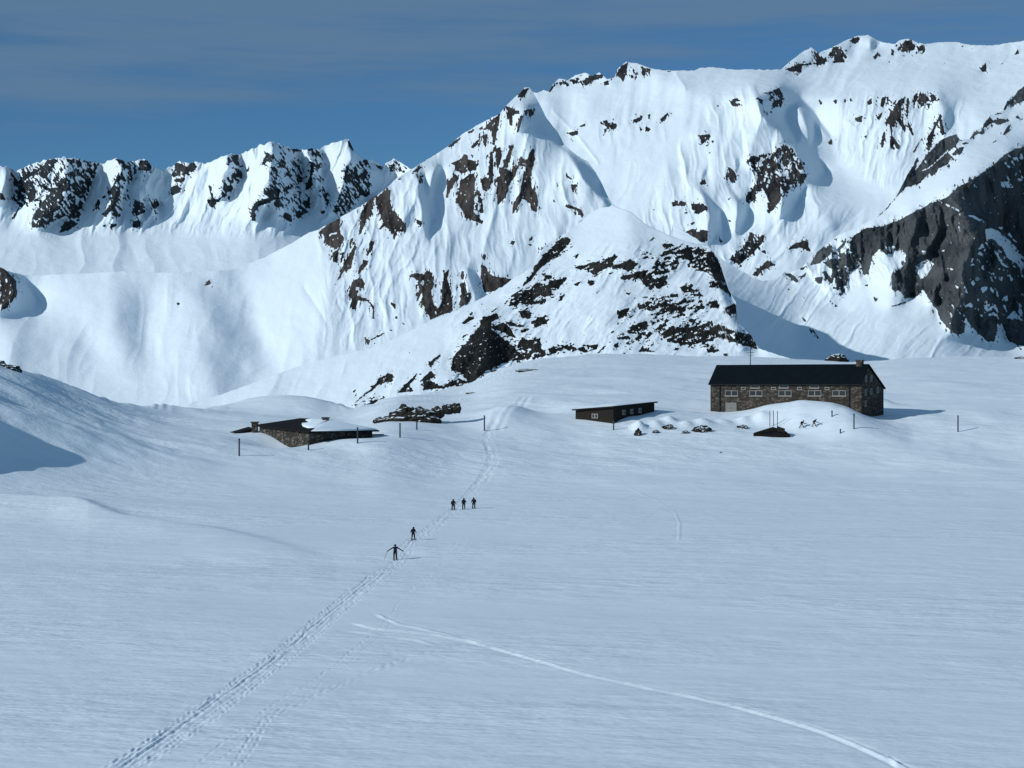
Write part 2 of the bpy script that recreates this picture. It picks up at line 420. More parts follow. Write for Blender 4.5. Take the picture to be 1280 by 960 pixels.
# ------------------------------------------------------------------ central peak with the smooth dome at its left
PEAK = """
T X .15 15 -.1 5 10 400,275 640,115 700,190 762,262 640,340 470,430 400,440
T X .15 12 .4 3 8 400,275 520,210 560,300 430,440
T X .05 55 .1 2 25 -60,350 300,345 420,420 300,520 -60,520
S X -0.45 1.5 20 -60,350 225,345 300,420 290,520 -60,520
S X -0.2 1.3 22 60,400 170,350 240,352 290,400 330,470 300,520 100,520
S X -0.75 1.2 10 300,340 400,290 420,340 400,420 330,430
S X 0.55 1.5 14 232,352 262,360 300,400 335,440 330,470 300,450 270,410
S X 0.5 1.5 13 145,365 185,368 205,425 165,455 140,410
S X -0.5 1.5 13 175,400 225,380 240,440 200,480
S X 0.5 1.5 12 255,440 300,430 310,480 270,500
S X 0.4 1.5 12 20,420 100,410 130,460 60,500 0,470
S X -0.4 1.2 3 412,280 500,225 640,128 650,200 560,300 470,340 420,360
S C 1.25 0.9 1 740,310 800,310 800,400 830,470 860,600 830,700 840,770 820,720 790,620 790,520 760,440 770,370
S C 1.15 0.9 1.5 870,280 910,255 910,310 880,400 870,480 880,580 865,570 840,450 850,350
S C 0.5 0.9 3 640,560 700,530 740,520 760,620 700,650
S D 1.7 0.8 1 500,440 540,400 600,420 680,500 730,560 755,650 830,710 900,760 1000,850 1020,960 990,950 900,860 850,780 800,700 740,650 660,580 600,550 530,540 480,550
S F 1.7 0.8 1 890,0 1010,0 1020,110 1100,190 1070,200 1000,120
S D -0.4 1.4 3 480,340 560,300 600,400 660,470 540,400
S E 1.15 0.9 1 1080,190 1140,220 1150,300 1190,380 1150,395 1120,290
S Z 1.2 1.2 1.5 20,540 100,590 155,660 130,690 0,715 0,690 60,640
L E 3 -0.4 690,190 670,280 690,380 680,480
L E 5 -0.35 0,320 70,420 150,550
L E 5 0.6 560,350 540,420 560,520
L C 6 0.7 560,160 470,330 420,470
L C 5 0.5 690,540 640,700 560,900
L C 6 0.5 950,540 960,700 940,900
L D 4 0.6 380,520 370,640
L D 4 0.6 540,560 470,800
L F 6 0.5 320,200 240,480
L F 5 0.4 120,440 150,560 130,620
L E 5 0.5 870,20 880,200
R Z .85 0,530 20,540 60,580 65,640 20,690 0,690
R Z 1 795,575 805,595 780,600
R Z 1 670,665 690,668 680,675
R C 1 95,700 160,640 190,590 240,595 240,700 270,730 240,800 190,800 140,760 130,710
W C 160,715 225,690 220,705 165,725
R C 1 190,830 230,810 215,890 195,895
R C 1 250,830 270,825 255,890 240,905
R C 1 330,730 310,790 300,780 310,740
R C 1 340,770 350,800 310,890 270,950 240,955 270,900 310,830
R C 1 430,760 465,755 460,800 420,860 415,840 435,800
R C 1 380,910 420,880 420,910 380,960 360,950
R C 1 400,520 430,480 460,500 450,580 420,600 380,700 360,720 375,650 390,560
R C 1 430,450 480,430 550,380 500,435 470,470 455,500
R C 1 480,470 530,420 580,410 570,470 590,550 640,600 680,640 660,690 620,690 600,760 590,700 540,650 510,680 495,680 530,630 500,560 485,510
R C 1 720,290 780,250 790,260 740,300
R C 1 620,345 650,330 640,345
R C .5 740,310 800,310 790,380 770,370
R C 1 745,610 780,620 785,670 770,650 750,630
R C 1 975,240 1050,200 1080,170 1100,210 1150,220 1150,280 1060,300 1020,290 1010,250
R C 1 950,350 980,350 1000,300 1030,330 1000,370 980,400 960,470 945,460 955,400
R C 1 1040,350 1130,300 1140,330 1130,560 1190,620 1180,635 1130,620 1080,590 1040,530 1010,480 1030,440
R C .45 1130,400 1180,440 1200,570 1150,560
R D 1 0,650 90,590 80,610 20,660 0,660
R D 1 130,560 180,535 170,555 140,570
R D 1 200,540 240,515 220,545
R D 1 240,545 260,510 350,430 340,500 320,600 310,650 295,640 300,560 270,540
R D 1 150,660 220,590 190,650 160,670
R D 1 235,580 265,570 250,670 235,640
R D 1 370,380 470,420 475,440 430,440 430,520 410,510 400,420
R D 1 480,450 500,455 470,570 455,560
R D 1 320,670 350,660 360,720 330,820 320,760
R D 1 280,700 300,680 300,900 280,900 270,820
R D .9 415,650 440,640 410,760 380,800 430,830 450,770 465,790 450,860 410,900 370,960 330,960 340,870
R D 1 540,700 560,670 580,680 570,770 550,860 560,960 480,960 510,830
R D 1 475,730 500,730 500,790 480,780
R D .8 220,870 260,860 290,900 260,960 230,950
R D 1 480,290 540,260 520,310 490,330 460,330
R D 1 780,840 830,870 820,880 790,860
R D .6 820,910 870,910 870,960 830,950
R D 1 720,890 740,920 730,930
R D .6 500,420 580,400 570,450 520,460
R D 1 610,662 655,662 640,668
R F 1 330,0 430,0 390,130 330,200 325,100
R F 1 500,0 550,0 560,80 590,110 600,180 590,240 560,230 555,190 500,150 480,120 490,60
R F 1 480,110 500,140 440,245 430,240 435,180
R F .5 560,250 600,250 575,310
R F 1 420,430 450,435 440,460 425,460
R F 1 540,420 570,395 565,420 545,440
R F 1 530,455 560,455 550,468
R F 1 240,520 255,525 245,570 225,550
R F 1 220,590 250,600 270,650 310,670 430,685 400,720 300,770 240,775 220,680
R F 1 800,190 830,200 880,220 910,260 890,280 860,230 800,215 775,200
R F 1 700,150 715,180 700,175
R F .6 820,60 860,60 870,130 830,110
R F 1 925,280 880,320 855,335 880,305
R F 1 835,360 800,395 780,400 800,375
R F 1 690,430 705,440 640,500 600,600 575,600 610,530 650,470
R E 1 220,270 250,200 300,150 340,40 345,60 310,190 260,210 235,265
R E 1 190,145 215,100 235,80 215,140
R E 1 200,295 215,290 210,305
R E 1 370,190 400,130 425,150 395,190 360,250
R E 1 330,270 380,255 410,290 390,320 345,310 345,370 420,390 460,430 470,490 465,530 455,525 460,470 430,410 360,400 350,440 330,470 310,440 320,400 300,370 310,310
R E .9 570,410 610,430 610,465 590,440
R E 1 600,520 625,505 620,530
R E 1 645,545 670,560 660,570
R E 1 395,640 430,670 445,665 430,705 415,680
R E 1 560,595 595,600 580,610
R E 1 445,660 540,615 545,620 450,670
R E 1 615,230 635,228 628,238
R E 1 700,235 750,220 800,230 830,205 850,220 865,300 850,340 860,420 890,460 915,430 920,340 930,230 970,185 955,260 980,340 990,420 990,470 850,530 820,490 790,420 790,340 750,415 745,410 770,330 760,270
W E 775,265 800,270 800,300 780,300
R E 1 1045,210 1065,205 1065,260 1045,260
R E .9 1040,290 1075,280 1085,350 1115,350 1110,400 1040,455 1035,420 1050,370
"""
PEAK_SKY = "-170,338 -60,328 0,334 8,338 30,344 56,344 155,339 225,341 290,337 330,322 365,304 385,291 398,287 405,283 425,272 455,255 468,245 480,238 497,222 520,208 545,193 560,183 580,166 605,152 625,142 635,130 648,118 656,109.5 662,109 666,114 672,125 683,147 697,165 705,180 722,195 735,202 745,216 752,229 759,244 766,256 775,262 788,280 810,310 840,340 900,420"

# ------------------------------------------------------------------ glacier mountain behind
GLACIER = """
T X .24 17 -.15 4 8 800,275 850,180 900,120 940,108 1000,150 1030,270 900,340 820,300
T X .24 11 .2 4 6 1040,118 1200,118 1205,180 1120,245 1050,200
T X .08 34 .2 2.5 16 640,140 860,120 860,260 780,260
T X .06 40 .8 1.2 14 800,85 1300,55 1300,120 800,130
T X .16 16 .7 3 8 900,330 960,260 1090,260 1040,310 960,340
S X -0.1 3.2 10 665,128 760,100 800,92 840,98 870,112 905,112 930,125 985,120 1060,122 1180,110 1200,125 1240,160 1290,110 1380,60 970,80 800,70
S X 0.75 2.2 8 845,95 868,98 930,104 960,112 900,118 870,116
S X 0.5 2.4 9 985,98 1040,95 1110,100 1110,112 1040,118 1000,116
S X -0.5 1.3 12 700,170 850,150 900,200 880,260 800,262 740,220
S X -0.5 1.2 10 1020,125 1120,150 1110,230 1060,270 1020,220
S X 0.35 1.8 14 1030,170 1060,230 1120,240 1060,280 1010,262
S I 1.5 0.8 1 740,260 760,260 800,300 870,290 940,260 1060,320 1160,430 1280,600 1260,590 1150,480 1170,560 1140,640 1120,540 1080,440 1040,380 980,420 980,480 1040,620 1200,770 1245,830 1180,860 1110,830 1060,740 1030,660 960,610 930,550 860,500 800,430 770,330
S M 1.2 0.9 1 500,180 560,240 600,310 650,350 665,540 640,550 620,480 570,560 560,440 580,380 540,260
S M 1.2 0.9 1 690,170 740,230 800,300 830,360 770,490 740,480 760,360 760,280
S M 1.2 0.9 1 1060,220 1210,170 1150,320 1100,370 1040,390 1050,300
S M 0.8 1 1.5 530,130 560,50 530,80 520,120
S I 0.9 1 1.5 640,740 660,740 650,830
S O 0.6 1.3 5 340,430 600,440 520,560 440,600 400,500
S O -0.5 1.4 6 0,560 340,440 420,600 200,640 40,740
S J 0.9 1.2 4 1140,490 1200,540 1260,590 1230,740 1180,770 1160,700 1190,640 1140,560
S K 0.6 1.6 8 700,480 860,530 900,640 830,720 800,600
S J 1.2 0.9 1 680,150 760,180 690,220 680,180
S D 0.5 2 6 620,310 760,320 760,440 700,420
L D 3 0.6 700,420 860,580 1000,760
L I 5 -0.5 680,560 690,700
L I 5 0.6 245,180 300,260
L J 4 0.5 950,600 1060,640
R D 1 665,290 690,260 725,230 680,300
R D .9 850,230 910,215 950,180 1035,170 1030,200 960,220 930,250 900,250 890,230
R D .35 700,240 850,200 900,170 860,230 800,260
R D 1 1040,220 1070,215 1070,250 1040,250
R D .95 1120,180 1160,110 1200,100 1190,170 1170,220 1190,250 1150,200
R D .5 1240,130 1280,120 1280,200 1210,200
R I .6 0,120 70,140 60,190 0,180
R I 1 165,152 200,150 215,160 190,160
R D 1 795,565 865,550 870,580 820,585
R D 1 860,525 920,500 910,525
R D .8 1000,500 1050,480 1130,510 1120,540 1060,540 1040,590 1030,580 1060,520
R D 1 1230,480 1280,460 1280,490 1250,500
R I 1 0,440 20,460 0,490
R I 1 40,520 70,540 55,560 35,550
R I 1 50,440 70,440 60,490
R I .8 120,480 190,430 170,480 130,510
R I 1 200,430 215,440 208,448
R I 1 0,525 15,545 0,560
R I 1 500,385 530,378 520,395
R I 1 600,360 630,335 680,350 630,360 680,380 620,390
R I 1 400,580 460,575 475,590 410,645
R I 1 475,610 495,625 480,635
R I 1 450,690 475,700 465,710
R I .65 860,290 930,265 960,330 940,400 890,400 870,330
R I .6 810,300 870,290 860,310
R I .3 760,280 880,420 890,490 830,440
R I .62 710,760 740,720 820,710 900,690 950,640 1020,670 1030,750 1100,850 1050,930 960,960 740,960 790,870 770,800
R I .6 590,790 610,810 640,850 640,900 560,890
R I .9 1240,640 1280,600 1280,645
R M 1 500,150 540,125 550,160 510,170
R M .9 310,290 350,270 420,280 400,305 320,310
R M .85 450,290 530,290 550,330 500,360 450,330
R M 1 395,350 430,340 420,360
R M 1 440,420 480,410 450,440
R M 1 190,328 210,325 205,336
R M .9 390,490 450,460 560,470 560,540 490,550 420,510
R M 1 620,450 640,520 660,550 640,550
R M .75 660,120 720,60 760,110 740,150 680,150
R M 1 680,40 720,60 700,70
R M 1 690,260 720,240 700,270
R M 1 690,390 715,410 700,415
R M .6 820,30 880,0 940,40 900,100
R M .95 810,240 880,170 900,200 840,290 815,280
R M .95 930,180 960,80 1010,10 1000,100 1040,200 1050,260 1000,330 960,355 960,270
W M 945,170 985,80 1000,40 985,120 955,190
R M .6 1040,0 1180,0 1220,110 1180,170 1100,180 1050,260 1040,150
R M .9 810,560 840,480 870,490 860,540 940,490 930,540 880,600 770,700 700,660 760,610
W M 865,545 900,520 895,545 870,560
R M 1 860,760 960,670 1000,700 920,730 890,780
R M 1 910,610 940,600 950,630
R N 1 650,180 710,130 790,110 820,190 760,160 700,165
R N 1 430,330 520,260 590,265 540,290 480,310 460,350
R J 1 335,555 350,560 365,590 350,590
R J 1 430,560 460,560 455,590
R J 1 505,550 520,555 515,600
R J 1 540,550 560,545 555,580
R J 1 660,580 690,540 695,580 670,600
R J 1 760,540 785,535 770,610 745,600
R J 1 790,540 805,540 800,605
R J 1 820,600 860,545 850,580
R J 1 790,690 830,630 870,560 920,540 890,600 885,680 920,750 910,790 900,750 850,690 830,740 830,800 880,870 860,890 840,850 825,890 810,870 820,780 810,720 780,710
R J 1 750,850 770,770 785,780 770,870 755,880
R J 1 720,680 770,630 740,700
R J 1 925,550 940,540 930,690 960,760 975,790 960,800 935,740 920,640
R J 1 970,530 1000,505 980,600 970,640
R J .8 1010,510 1080,510 1160,560 1060,570 1000,630 1000,560
R J 1 1060,580 1080,580 1070,640
R J 1 580,680 630,670 625,710 590,700
R J 1 640,800 660,795 655,825
R J 1 535,695 550,690 545,703
R J 1 1060,760 960,910 975,915 1020,830
R J 1 1060,890 1070,800 1130,690 1150,640 1150,680 1110,760 1080,900
R J 1 1150,670 1180,780 1160,800 1145,730
R J .95 120,350 210,320 330,310 300,230 350,270 390,290 380,320 230,330 220,380 130,365
R J .9 370,270 450,280 400,260 440,210 500,195 460,215 500,230 530,280 500,310 400,310 480,290
R J 1 550,160 600,140 620,150 580,190 560,180
R J 1 700,280 720,245 745,240 715,290
R J 1 820,210 840,230 840,265 820,255
R J .9 865,210 900,180 940,160 985,200 970,230 900,240 870,230
R J .9 1000,200 1040,190 1055,230 1020,260 1000,240
R J 1 895,258 920,262 905,272
R J 1 800,300 818,300 808,318
R J 1 985,315 1005,315 995,322
R J 1 1165,315 1185,312 1175,325
R K 1 985,360 1030,310 1030,370 1000,370
R K 1 1215,260 1240,215 1250,250 1280,245
R K 1 1125,320 1145,305 1140,325
R K 1 855,200 880,190 875,208
R K 1 920,215 945,212 935,220
"""
GLACIER_SKY = "560,260 600,200 650,127 661,114 672,116 680,113 686,114 691,106 699,98 710,100 719,94 732,91 740,95 749,90 755,95 759,99 768,97 772,86 783,77 794,79 800,80 804,81.5 814,85 830,88 867,88 875,85 892,84 920,87 976,87 988,77 1003,65 1014,59 1018,62 1024,66 1041,59 1054,52 1072,45 1085.6,43.5 1091,47 1104,53 1119,55 1125,50 1135,48 1146,53 1157,55 1180,52 1199,53 1214,56.5 1242,56.5 1265,53 1280,51 1340,50 1450,80"

# ------------------------------------------------------------------ rocky knoll in front
KNOLL = """
T X .16 13 .9 1.2 8 560,400 760,300 880,320 940,440 560,480
T X .06 40 .6 2 14 240,510 560,400 640,420 460,520
S X -0.75 1.4 12 230,505 420,440 600,372 680,310 640,390 560,440 470,480 380,500
S X -0.55 1.5 8 690,310 740,268 770,262 800,300 760,350 700,400 680,420 640,400
S X 0.1 1.5 12 800,275 880,310 900,400 860,440 760,440 780,340
S X 0.8 0.8 4 893,318 905,345 915,372 925,400 938,418 950,440 930,440 915,400 900,360 885,330
S G -0.9 0.9 2 670,440 870,210 900,280 800,420 690,540
S G 0.7 0.5 3 930,280 1080,390 1100,430 900,550 800,620 870,480
R F .97 820,420 800,410 740,425 690,480 640,520 600,580 575,600 570,640 505,710 500,740 560,690 600,630 680,560 760,500 810,450
W F 640,520 690,480 700,470 660,510
R F .85 420,800 480,760 540,760 590,710 640,720 680,700 800,680 750,730 690,760 700,790 650,800 660,840 600,850 540,860 480,850 410,870
R F 1 370,855 400,825 410,825 380,858
R F 1 280,910 320,880 330,878 300,908
R F 1 850,530 875,515 860,550 845,550
R F .85 840,605 920,590 970,570 1010,590 1070,540 1140,530 1090,580 1150,595 1230,560 1270,590 1200,640 1150,610 1050,620 970,660 930,630 850,615
R F 1 1060,650 1120,635 1080,660
R F .9 1140,680 1280,630 1280,670 1180,690
R F .9 830,720 890,700 860,740
R F .8 930,690 990,700 960,740 930,715
R F 1 980,775 1005,770 990,785
R F 1 1180,780 1220,775 1205,795
R F .9 745,800 790,780 770,810 745,840
R F .6 610,660 700,660 690,700 620,700
R F .9 230,940 330,920 340,945 270,960 235,955
R F 1 140,920 170,900 150,930
R F 1 120,950 175,940 150,960
R F 1 470,900 540,900 550,950 490,945
R F 1 590,940 650,940 640,960 600,960
R F 1 215,860 235,848 228,862
R G 1 730,235 780,190 820,200 750,240
R G 1 780,175 810,155 800,180
R G 1 720,335 790,290 750,330
R G 1 870,200 960,180 980,200 930,230 930,260 1010,230 1050,260 1100,340 1050,320 1000,290 920,270 1000,330 1040,370 1080,390 1110,430 1060,480 900,550 800,630 770,620 730,570 690,550 660,540 670,480 690,440 760,370 850,260
W G 885,330 905,328 905,340 890,340
W G 825,470 860,462 858,482 835,485
W G 730,470 745,465 742,478
R G .8 1010,220 1060,230 1150,250 1130,265 1060,255
R G 1 1120,150 1190,160 1190,200 1130,195
R G .9 1210,215 1280,200 1280,250 1210,255
R G .7 1120,280 1190,265 1160,300 1130,300
R G .85 1110,360 1140,330 1180,360 1250,340 1260,400 1280,420 1180,470 1060,490 1110,430 1170,430 1100,400
R G .9 510,490 550,470 590,435 580,470 545,485 545,515 510,515
R G .95 300,700 360,640 445,555 410,620 380,650 415,690
W G 360,665 385,655 380,680
R G .95 470,600 530,550 555,590 520,610 550,640 600,650 680,620 700,610 700,640 610,670 480,680
R G 1 720,605 770,630 700,640
R G 1 180,600 250,570 275,580 265,630 225,625 190,630 140,680 60,730 10,780 40,740 130,670
W G 195,625 225,590 235,590 210,628
R G 1 0,690 30,670 15,700
R G .95 0,800 60,790 170,740 250,720 170,755 80,850 10,865
R G 1 370,430 395,425 380,438
R G 1 275,540 300,525 290,540
R H .85 0,820 100,790 160,770 220,750 330,770 280,800 250,780 150,820 0,850
R H .85 340,770 470,745 460,780 380,805 330,790
R H .9 470,795 530,740 500,790
R H .8 560,750 610,760 590,780
R H 1 730,800 760,765 840,800
R H 1 600,810 660,805 640,815
R H .8 0,720 80,710 90,760 20,790 0,780
R H 1 140,550 155,545 150,555
R H 1 360,683 385,685 370,692
R H .95 30,590 110,570 130,610 40,635
R H .75 610,300 720,270 800,250 780,290 860,300 940,290 930,350 830,400 790,370 740,310 620,320
R H .95 590,220 680,190 730,210 680,250 600,240
R H .55 830,230 900,130 1020,90 1200,120 1250,180 1280,280 1150,260 1060,240 1080,180 1010,170 1000,240 900,290 780,300
R H .9 890,80 960,75 970,95 900,100
R H .4 740,120 830,130 840,180 740,170
R H 1 830,30 845,40 800,75 820,50
R H .55 1000,370 1090,340 1180,440 1050,410
R H 1 940,420 1000,410 1000,435 950,435
R H .65 1190,340 1280,320 1280,370 1200,370
R H .8 1180,470 1280,480 1270,510 1190,490
R H .65 880,500 920,470 1060,520 1040,545 960,540 880,530
R H .85 590,520 680,505 650,570 600,580
R H 1 650,580 730,530 690,570
R H .8 735,490 830,460 810,500 740,520
R H 1 585,615 625,590 600,620
R H 1 540,680 590,645 565,675
R H .9 610,710 660,690 690,710 640,720
R H .75 650,660 700,620 800,590 790,640 740,680 680,680
R H .85 780,690 830,660 900,610 940,580 920,630 860,660 800,700
R H .75 870,690 960,630 1050,640 1280,620 1280,700 1170,740 1020,760 960,730
R H 1 1060,600 1130,580 1110,600
R H 1 1180,750 1210,745 1200,765
R H .9 1190,790 1230,770 1280,785 1230,810
R H .3 700,440 880,420 1180,460 1180,560 800,580
R H .2 560,680 900,580 1280,600 1280,780 560,800
R H 1 640,405 690,400 670,420
R N .9 150,170 200,240 240,340 290,480 230,440 180,380 150,260
R N .85 230,560 320,530 330,640 290,630
R N .8 120,520 200,510 190,560 130,550
R N .7 0,690 200,680 330,720 440,740 470,840 350,800 180,750 60,790
R N .7 0,170 150,180 190,260 60,260 0,240
R N .8 130,400 200,380 180,430
R N .9 0,640 60,630 20,660
R N .9 120,830 170,820 200,850 140,860
R N .9 220,870 270,860 260,885
R N .7 380,640 415,700 440,740 400,720
"""
KNOLL_SKY = "150,540 200,520 240,503 270,495 300,485 340,470 375,457 420,445 440,440.5 464,435 496,422 539,400 571,388 603,372 627,360 640,349 667,334 676,314 682,306 692,299 710,290 732,272 740,265 750,260 766,257 780,262 789,265 808,281 823,288 836,294 859,302 885,307 890,312 900,327 904,342 911,363 920,378 922,402 939,419 948,435 965,441 1000,452 1060,470"

# ------------------------------------------------------------------ cliff mountain at the right
CLIFF = """
T X .12 18 .8 3 8 905,335 1010,340 1090,390 1250,430 1280,470 905,470
T X .55 12 -.2 4 4 1000,330 1090,280 1180,250 1280,185 1400,160 1400,440 1220,420 1150,370 1090,350 1040,370
S X -0.75 1.2 3 1060,290 1100,270 1140,225 1220,175 1290,120 1380,90 1380,170 1270,184 1215,222 1172,250 1120,276
S X 0.78 1.9 8 905,330 950,352 1000,365 1060,400 1130,415 1200,425 1260,440 1200,470 900,470 890,400
S X 0.9 1.4 4 905,350 960,380 1000,410 1030,440 1000,460 940,450 915,400
S P -0.5 1.2 5 280,250 400,260 430,480 380,620 280,640 220,480 250,340
S X -0.35 1.2 5 1040,360 1075,345 1090,390 1060,392
S X 0.35 1.8 10 1000,380 1100,400 1200,415 1280,432 1280,470 1000,470
S X -0.3 0.35 1 1120,278 1137,268 1144,272 1143,300 1132,312 1122,310
S P -0.35 0.3 1 640,280 690,170 720,110 830,0 1010,50 960,150 880,350 760,340 690,310
S P -0.3 0.3 1 590,40 670,10 700,60 680,150 610,250 560,230 590,130
S P -0.2 0.35 1 640,400 690,330 860,370 830,450 850,500 800,690 730,690 630,520
S P 1.8 0.4 1 560,30 610,20 560,160 510,230 540,130
S P 1.7 0.4 1 700,90 760,80 700,180 650,270 600,260 680,170
S P 1.9 0.5 1 960,150 1010,60 1080,0 1160,0 1150,100 1030,150 1050,200 1000,350 950,420 870,400 880,350
S P 1.6 0.5 2 860,380 1100,300 1090,200 1120,180 1280,340 1280,560 1200,640 1000,580 900,560
S P -0.1 0.35 2 1030,330 1050,200 1090,180 1100,260 1080,400 1010,420
S P -0.3 0.3 1 1160,80 1190,0 1280,0 1280,220 1220,180 1150,110
S P 0.9 0.9 1 1020,90 1060,80 1110,100 1180,160 1280,270 1280,340 1180,290 1140,220 1070,150 1030,170
S X 1.3 0.4 3 1185,246 1240,208 1270,190 1300,182 1300,250 1230,262 1215,272 1200,262
S P 1.4 0.5 1 870,540 960,560 1060,640 1090,720 1040,840 950,760 900,690 880,780 840,795 800,700 850,560
S P -0.3 0.5 2 950,620 1050,640 1070,720 1030,820 970,760
S P 1.4 0.4 1 430,60 450,60 440,150 430,230 415,230 425,140
S P 1.3 0.4 1 320,80 340,80 350,230 330,240
S P 1.3 0.4 1 365,120 385,110 395,250 370,260
S P 1.4 0.4 1 740,420 770,360 780,380 750,470 700,500 690,480
S P 1.2 0.4 1 640,440 700,430 760,400 760,410 700,445 650,455
S P 1.3 0.4 1 480,340 520,340 530,540 490,550
S P 1.2 0.4 1 690,520 740,560 720,600 680,560
S P 1.4 0.4 1 1100,200 1180,300 1200,500 1140,600 1100,520 1110,380
S P 1.2 0.4 1 870,100 960,80 955,95 880,115
S P 1.2 0.4 1 780,110 800,100 790,150 775,160
S P 0.9 1.0 1 890,700 960,780 880,790
S P 0.9 1.0 1 1100,710 1150,780 1170,820 1085,840
R X 1 1068,294 1083,285 1102,283 1122,276 1137,268 1160,256 1172,251 1185,246 1197,234 1217,224 1241,207 1256,193 1269,186 1280,184 1340,165 1400,160 1400,440 1280,432 1272,431 1261,426 1252,403 1243,427 1235,427 1218,412 1209,401 1205,416 1197,419 1184,409 1175,399 1171,386 1160,371 1154,362 1145,371 1132,373 1126,364 1115,362 1114,343 1124,337 1130,332 1128,317 1120,313 1108,319 1100,311 1091,319 1087,332 1079,345 1076,325 1066,318 1062,303
D P .8 860,400 1000,330 1090,200 1280,340 1280,700 1100,690 900,600
D P .86 1020,150 960,260 900,330 980,330 1060,220
D P .8 320,200 430,200 500,240 480,330 420,300 330,260
D P .85 790,560 900,560 900,700 840,790 780,740
D Q .85 1050,760 1280,640 1280,900 1000,930
W P 1000,185 1012,200 985,232 975,225
W P 915,285 945,280 940,296
W P 1180,110 1230,170 1222,176 1170,122
W P 1060,640 1110,655 1105,672 1050,660
W P 600,225 630,235 615,262 600,255
W P 730,230 760,215 765,222 735,240
W P 555,330 640,285 680,320 630,400 590,425 560,370
W P 410,240 470,225 490,300 480,330 440,320 430,290
W P 1020,90 1060,80 1110,100 1180,160 1280,270 1280,340 1180,290 1140,220 1070,150 1030,170
W P 1100,70 1140,75 1130,95
W O 1125,375 1145,378 1280,440 1280,452 1200,418
W P 890,-8 940,-5 1022,38 1012,46
W P 760,345 810,350 805,360 765,358
W P 820,460 850,470 835,485
W P 1010,590 1060,620 1040,640 1015,620
W P 1160,690 1210,630 1280,700 1240,690 1200,680
W P 980,650 1010,660 1000,680
W P 890,700 960,780 880,790
W P 1100,710 1150,780 1170,820 1085,840
W Q 1130,660 1240,710 1200,715 1140,680
W Q 1060,910 1150,900 1190,960 1090,960
R P .75 0,240 100,230 150,150 250,170 260,330 220,400 190,330 130,350 100,430 60,530 30,470 0,440
R N .9 830,240 870,160 960,140 950,200 880,260 810,280
R N 1 740,300 800,270 760,310
R N 1 960,110 1030,65 980,105
R N 1 990,170 1060,100 1050,130 1000,190
R N 1 640,330 690,330 740,380 720,390
R N 1 740,360 790,320 780,350
R N 1 840,360 900,350 890,400 860,390
R N 1 890,320 910,310 965,380 950,400
R N .75 900,260 1050,180 1100,130 1180,180 1230,220 1200,350 1160,280 1080,320 1060,400 1020,490 970,400 1000,330
R N 1 1170,410 1200,400 1200,420
R N 1 1235,480 1268,500 1250,520
R N .7 750,610 800,650 880,770 850,770
R N 1 650,425 682,435 670,442
R N 1 755,480 780,495 775,505
R N .8 930,500 1000,550 985,555
R Q 1 180,955 250,830 300,760 330,650 340,700 290,860 400,680 430,650 560,520 680,480 700,550 600,650 640,680 600,750 520,790 460,860 440,830 350,920 250,950
R O 1 715,490 780,440 860,340 940,200 960,170 1000,180 960,250 900,310 840,370 800,430 740,480
W Q 390,715 420,718 405,742
W Q 350,812 430,775 530,690 600,620 610,630 520,712 440,785 360,825
R Q .9 640,660 680,610 750,590 720,660 650,670
R Q .95 790,540 830,460 900,460 930,380 980,320 1000,360 1060,340 1160,360 1070,400 1000,380 920,430 930,480 860,480
R Q 1 1000,310 1060,290 1090,300 1020,310
R Q 1 720,565 770,550 800,560 740,575
R Q 1 980,570 1050,520 1030,550
R Q 1 1090,490 1130,420 1170,380 1150,440 1180,430 1110,490
R Q .8 1220,370 1280,330 1270,350
R Q .95 1095,270 1130,180 1160,190 1250,60 1290,50 1290,180 1220,210 1180,230 1150,210 1110,270
R Q .5 1200,330 1260,290 1280,300 1230,350
R Q 1 905,515 930,510 915,522
R P 1 270,540 305,550 290,572
R P 1 225,465 245,465 235,475
R P 1 395,600 490,570 495,578 400,608
"""
CLIFF_SKY = "840,280 870,298 895,318 907,327 922,336 939,346 952,351 965,350 972.5,347 980,340 990,340 999,337 1010,327 1021,315 1034,305 1049,293 1066,287 1080,280 1094,272 1106,262 1121,244 1135,217 1146,197 1159,191 1167,182 1179,173 1196,167 1200,175 1211,174 1217,163 1226,160 1236,145 1245,141 1254,138 1259,125 1269,115 1280,108 1340,80 1440,60"

def q_far(u, v):
    return np.where(v < 265, 1.0, 1.0+np.clip((v-265)/40, 0, 1)*1.2)
def q_glacier(u, v):
    return 1.25+np.clip((300-v)/400, 0, 0.4)
def q_cliff(u, v):
    return 1.25+np.clip((v-330)/80, 0, 1)*0.8

layer('far_ridge', 'jagged snowy ridge along the left skyline with dark rock ribs above smooth snow aprons', 'mountain ridge',
      FAR_SKY, 385, 4300, 1.2, -0.35, FAR, mountain_material('far_ridge_snow_rock', 2.0, (0.010, 0.015, 0.020), (0.026, 0.033, 0.039), (0.062, 0.066, 0.068)),  # distance haze is put into these bluish rock colours
      seed=11, flute=0.35, streak=(2.4, 7, -35), warp=0.4, holes=0.12, qfun=q_far, sky_noise=1.5, gain=4.2, cell=(5, 9, 0.5))
layer('glacier_mountain', 'broad white mountain with a high snow plateau and rocky top behind the pointed peak', 'mountain',
      GLACIER_SKY, 415, 2500, 1.3, -0.38, GLACIER, mountain_material('glacier_snow_rock', 1.3, (0.015, 0.016, 0.019), (0.042, 0.042, 0.043), (0.082, 0.075, 0.07)),
      seed=23, flute=0.25, streak=(2.6, 6, -25), qfun=q_glacier, sky_noise=0.5)
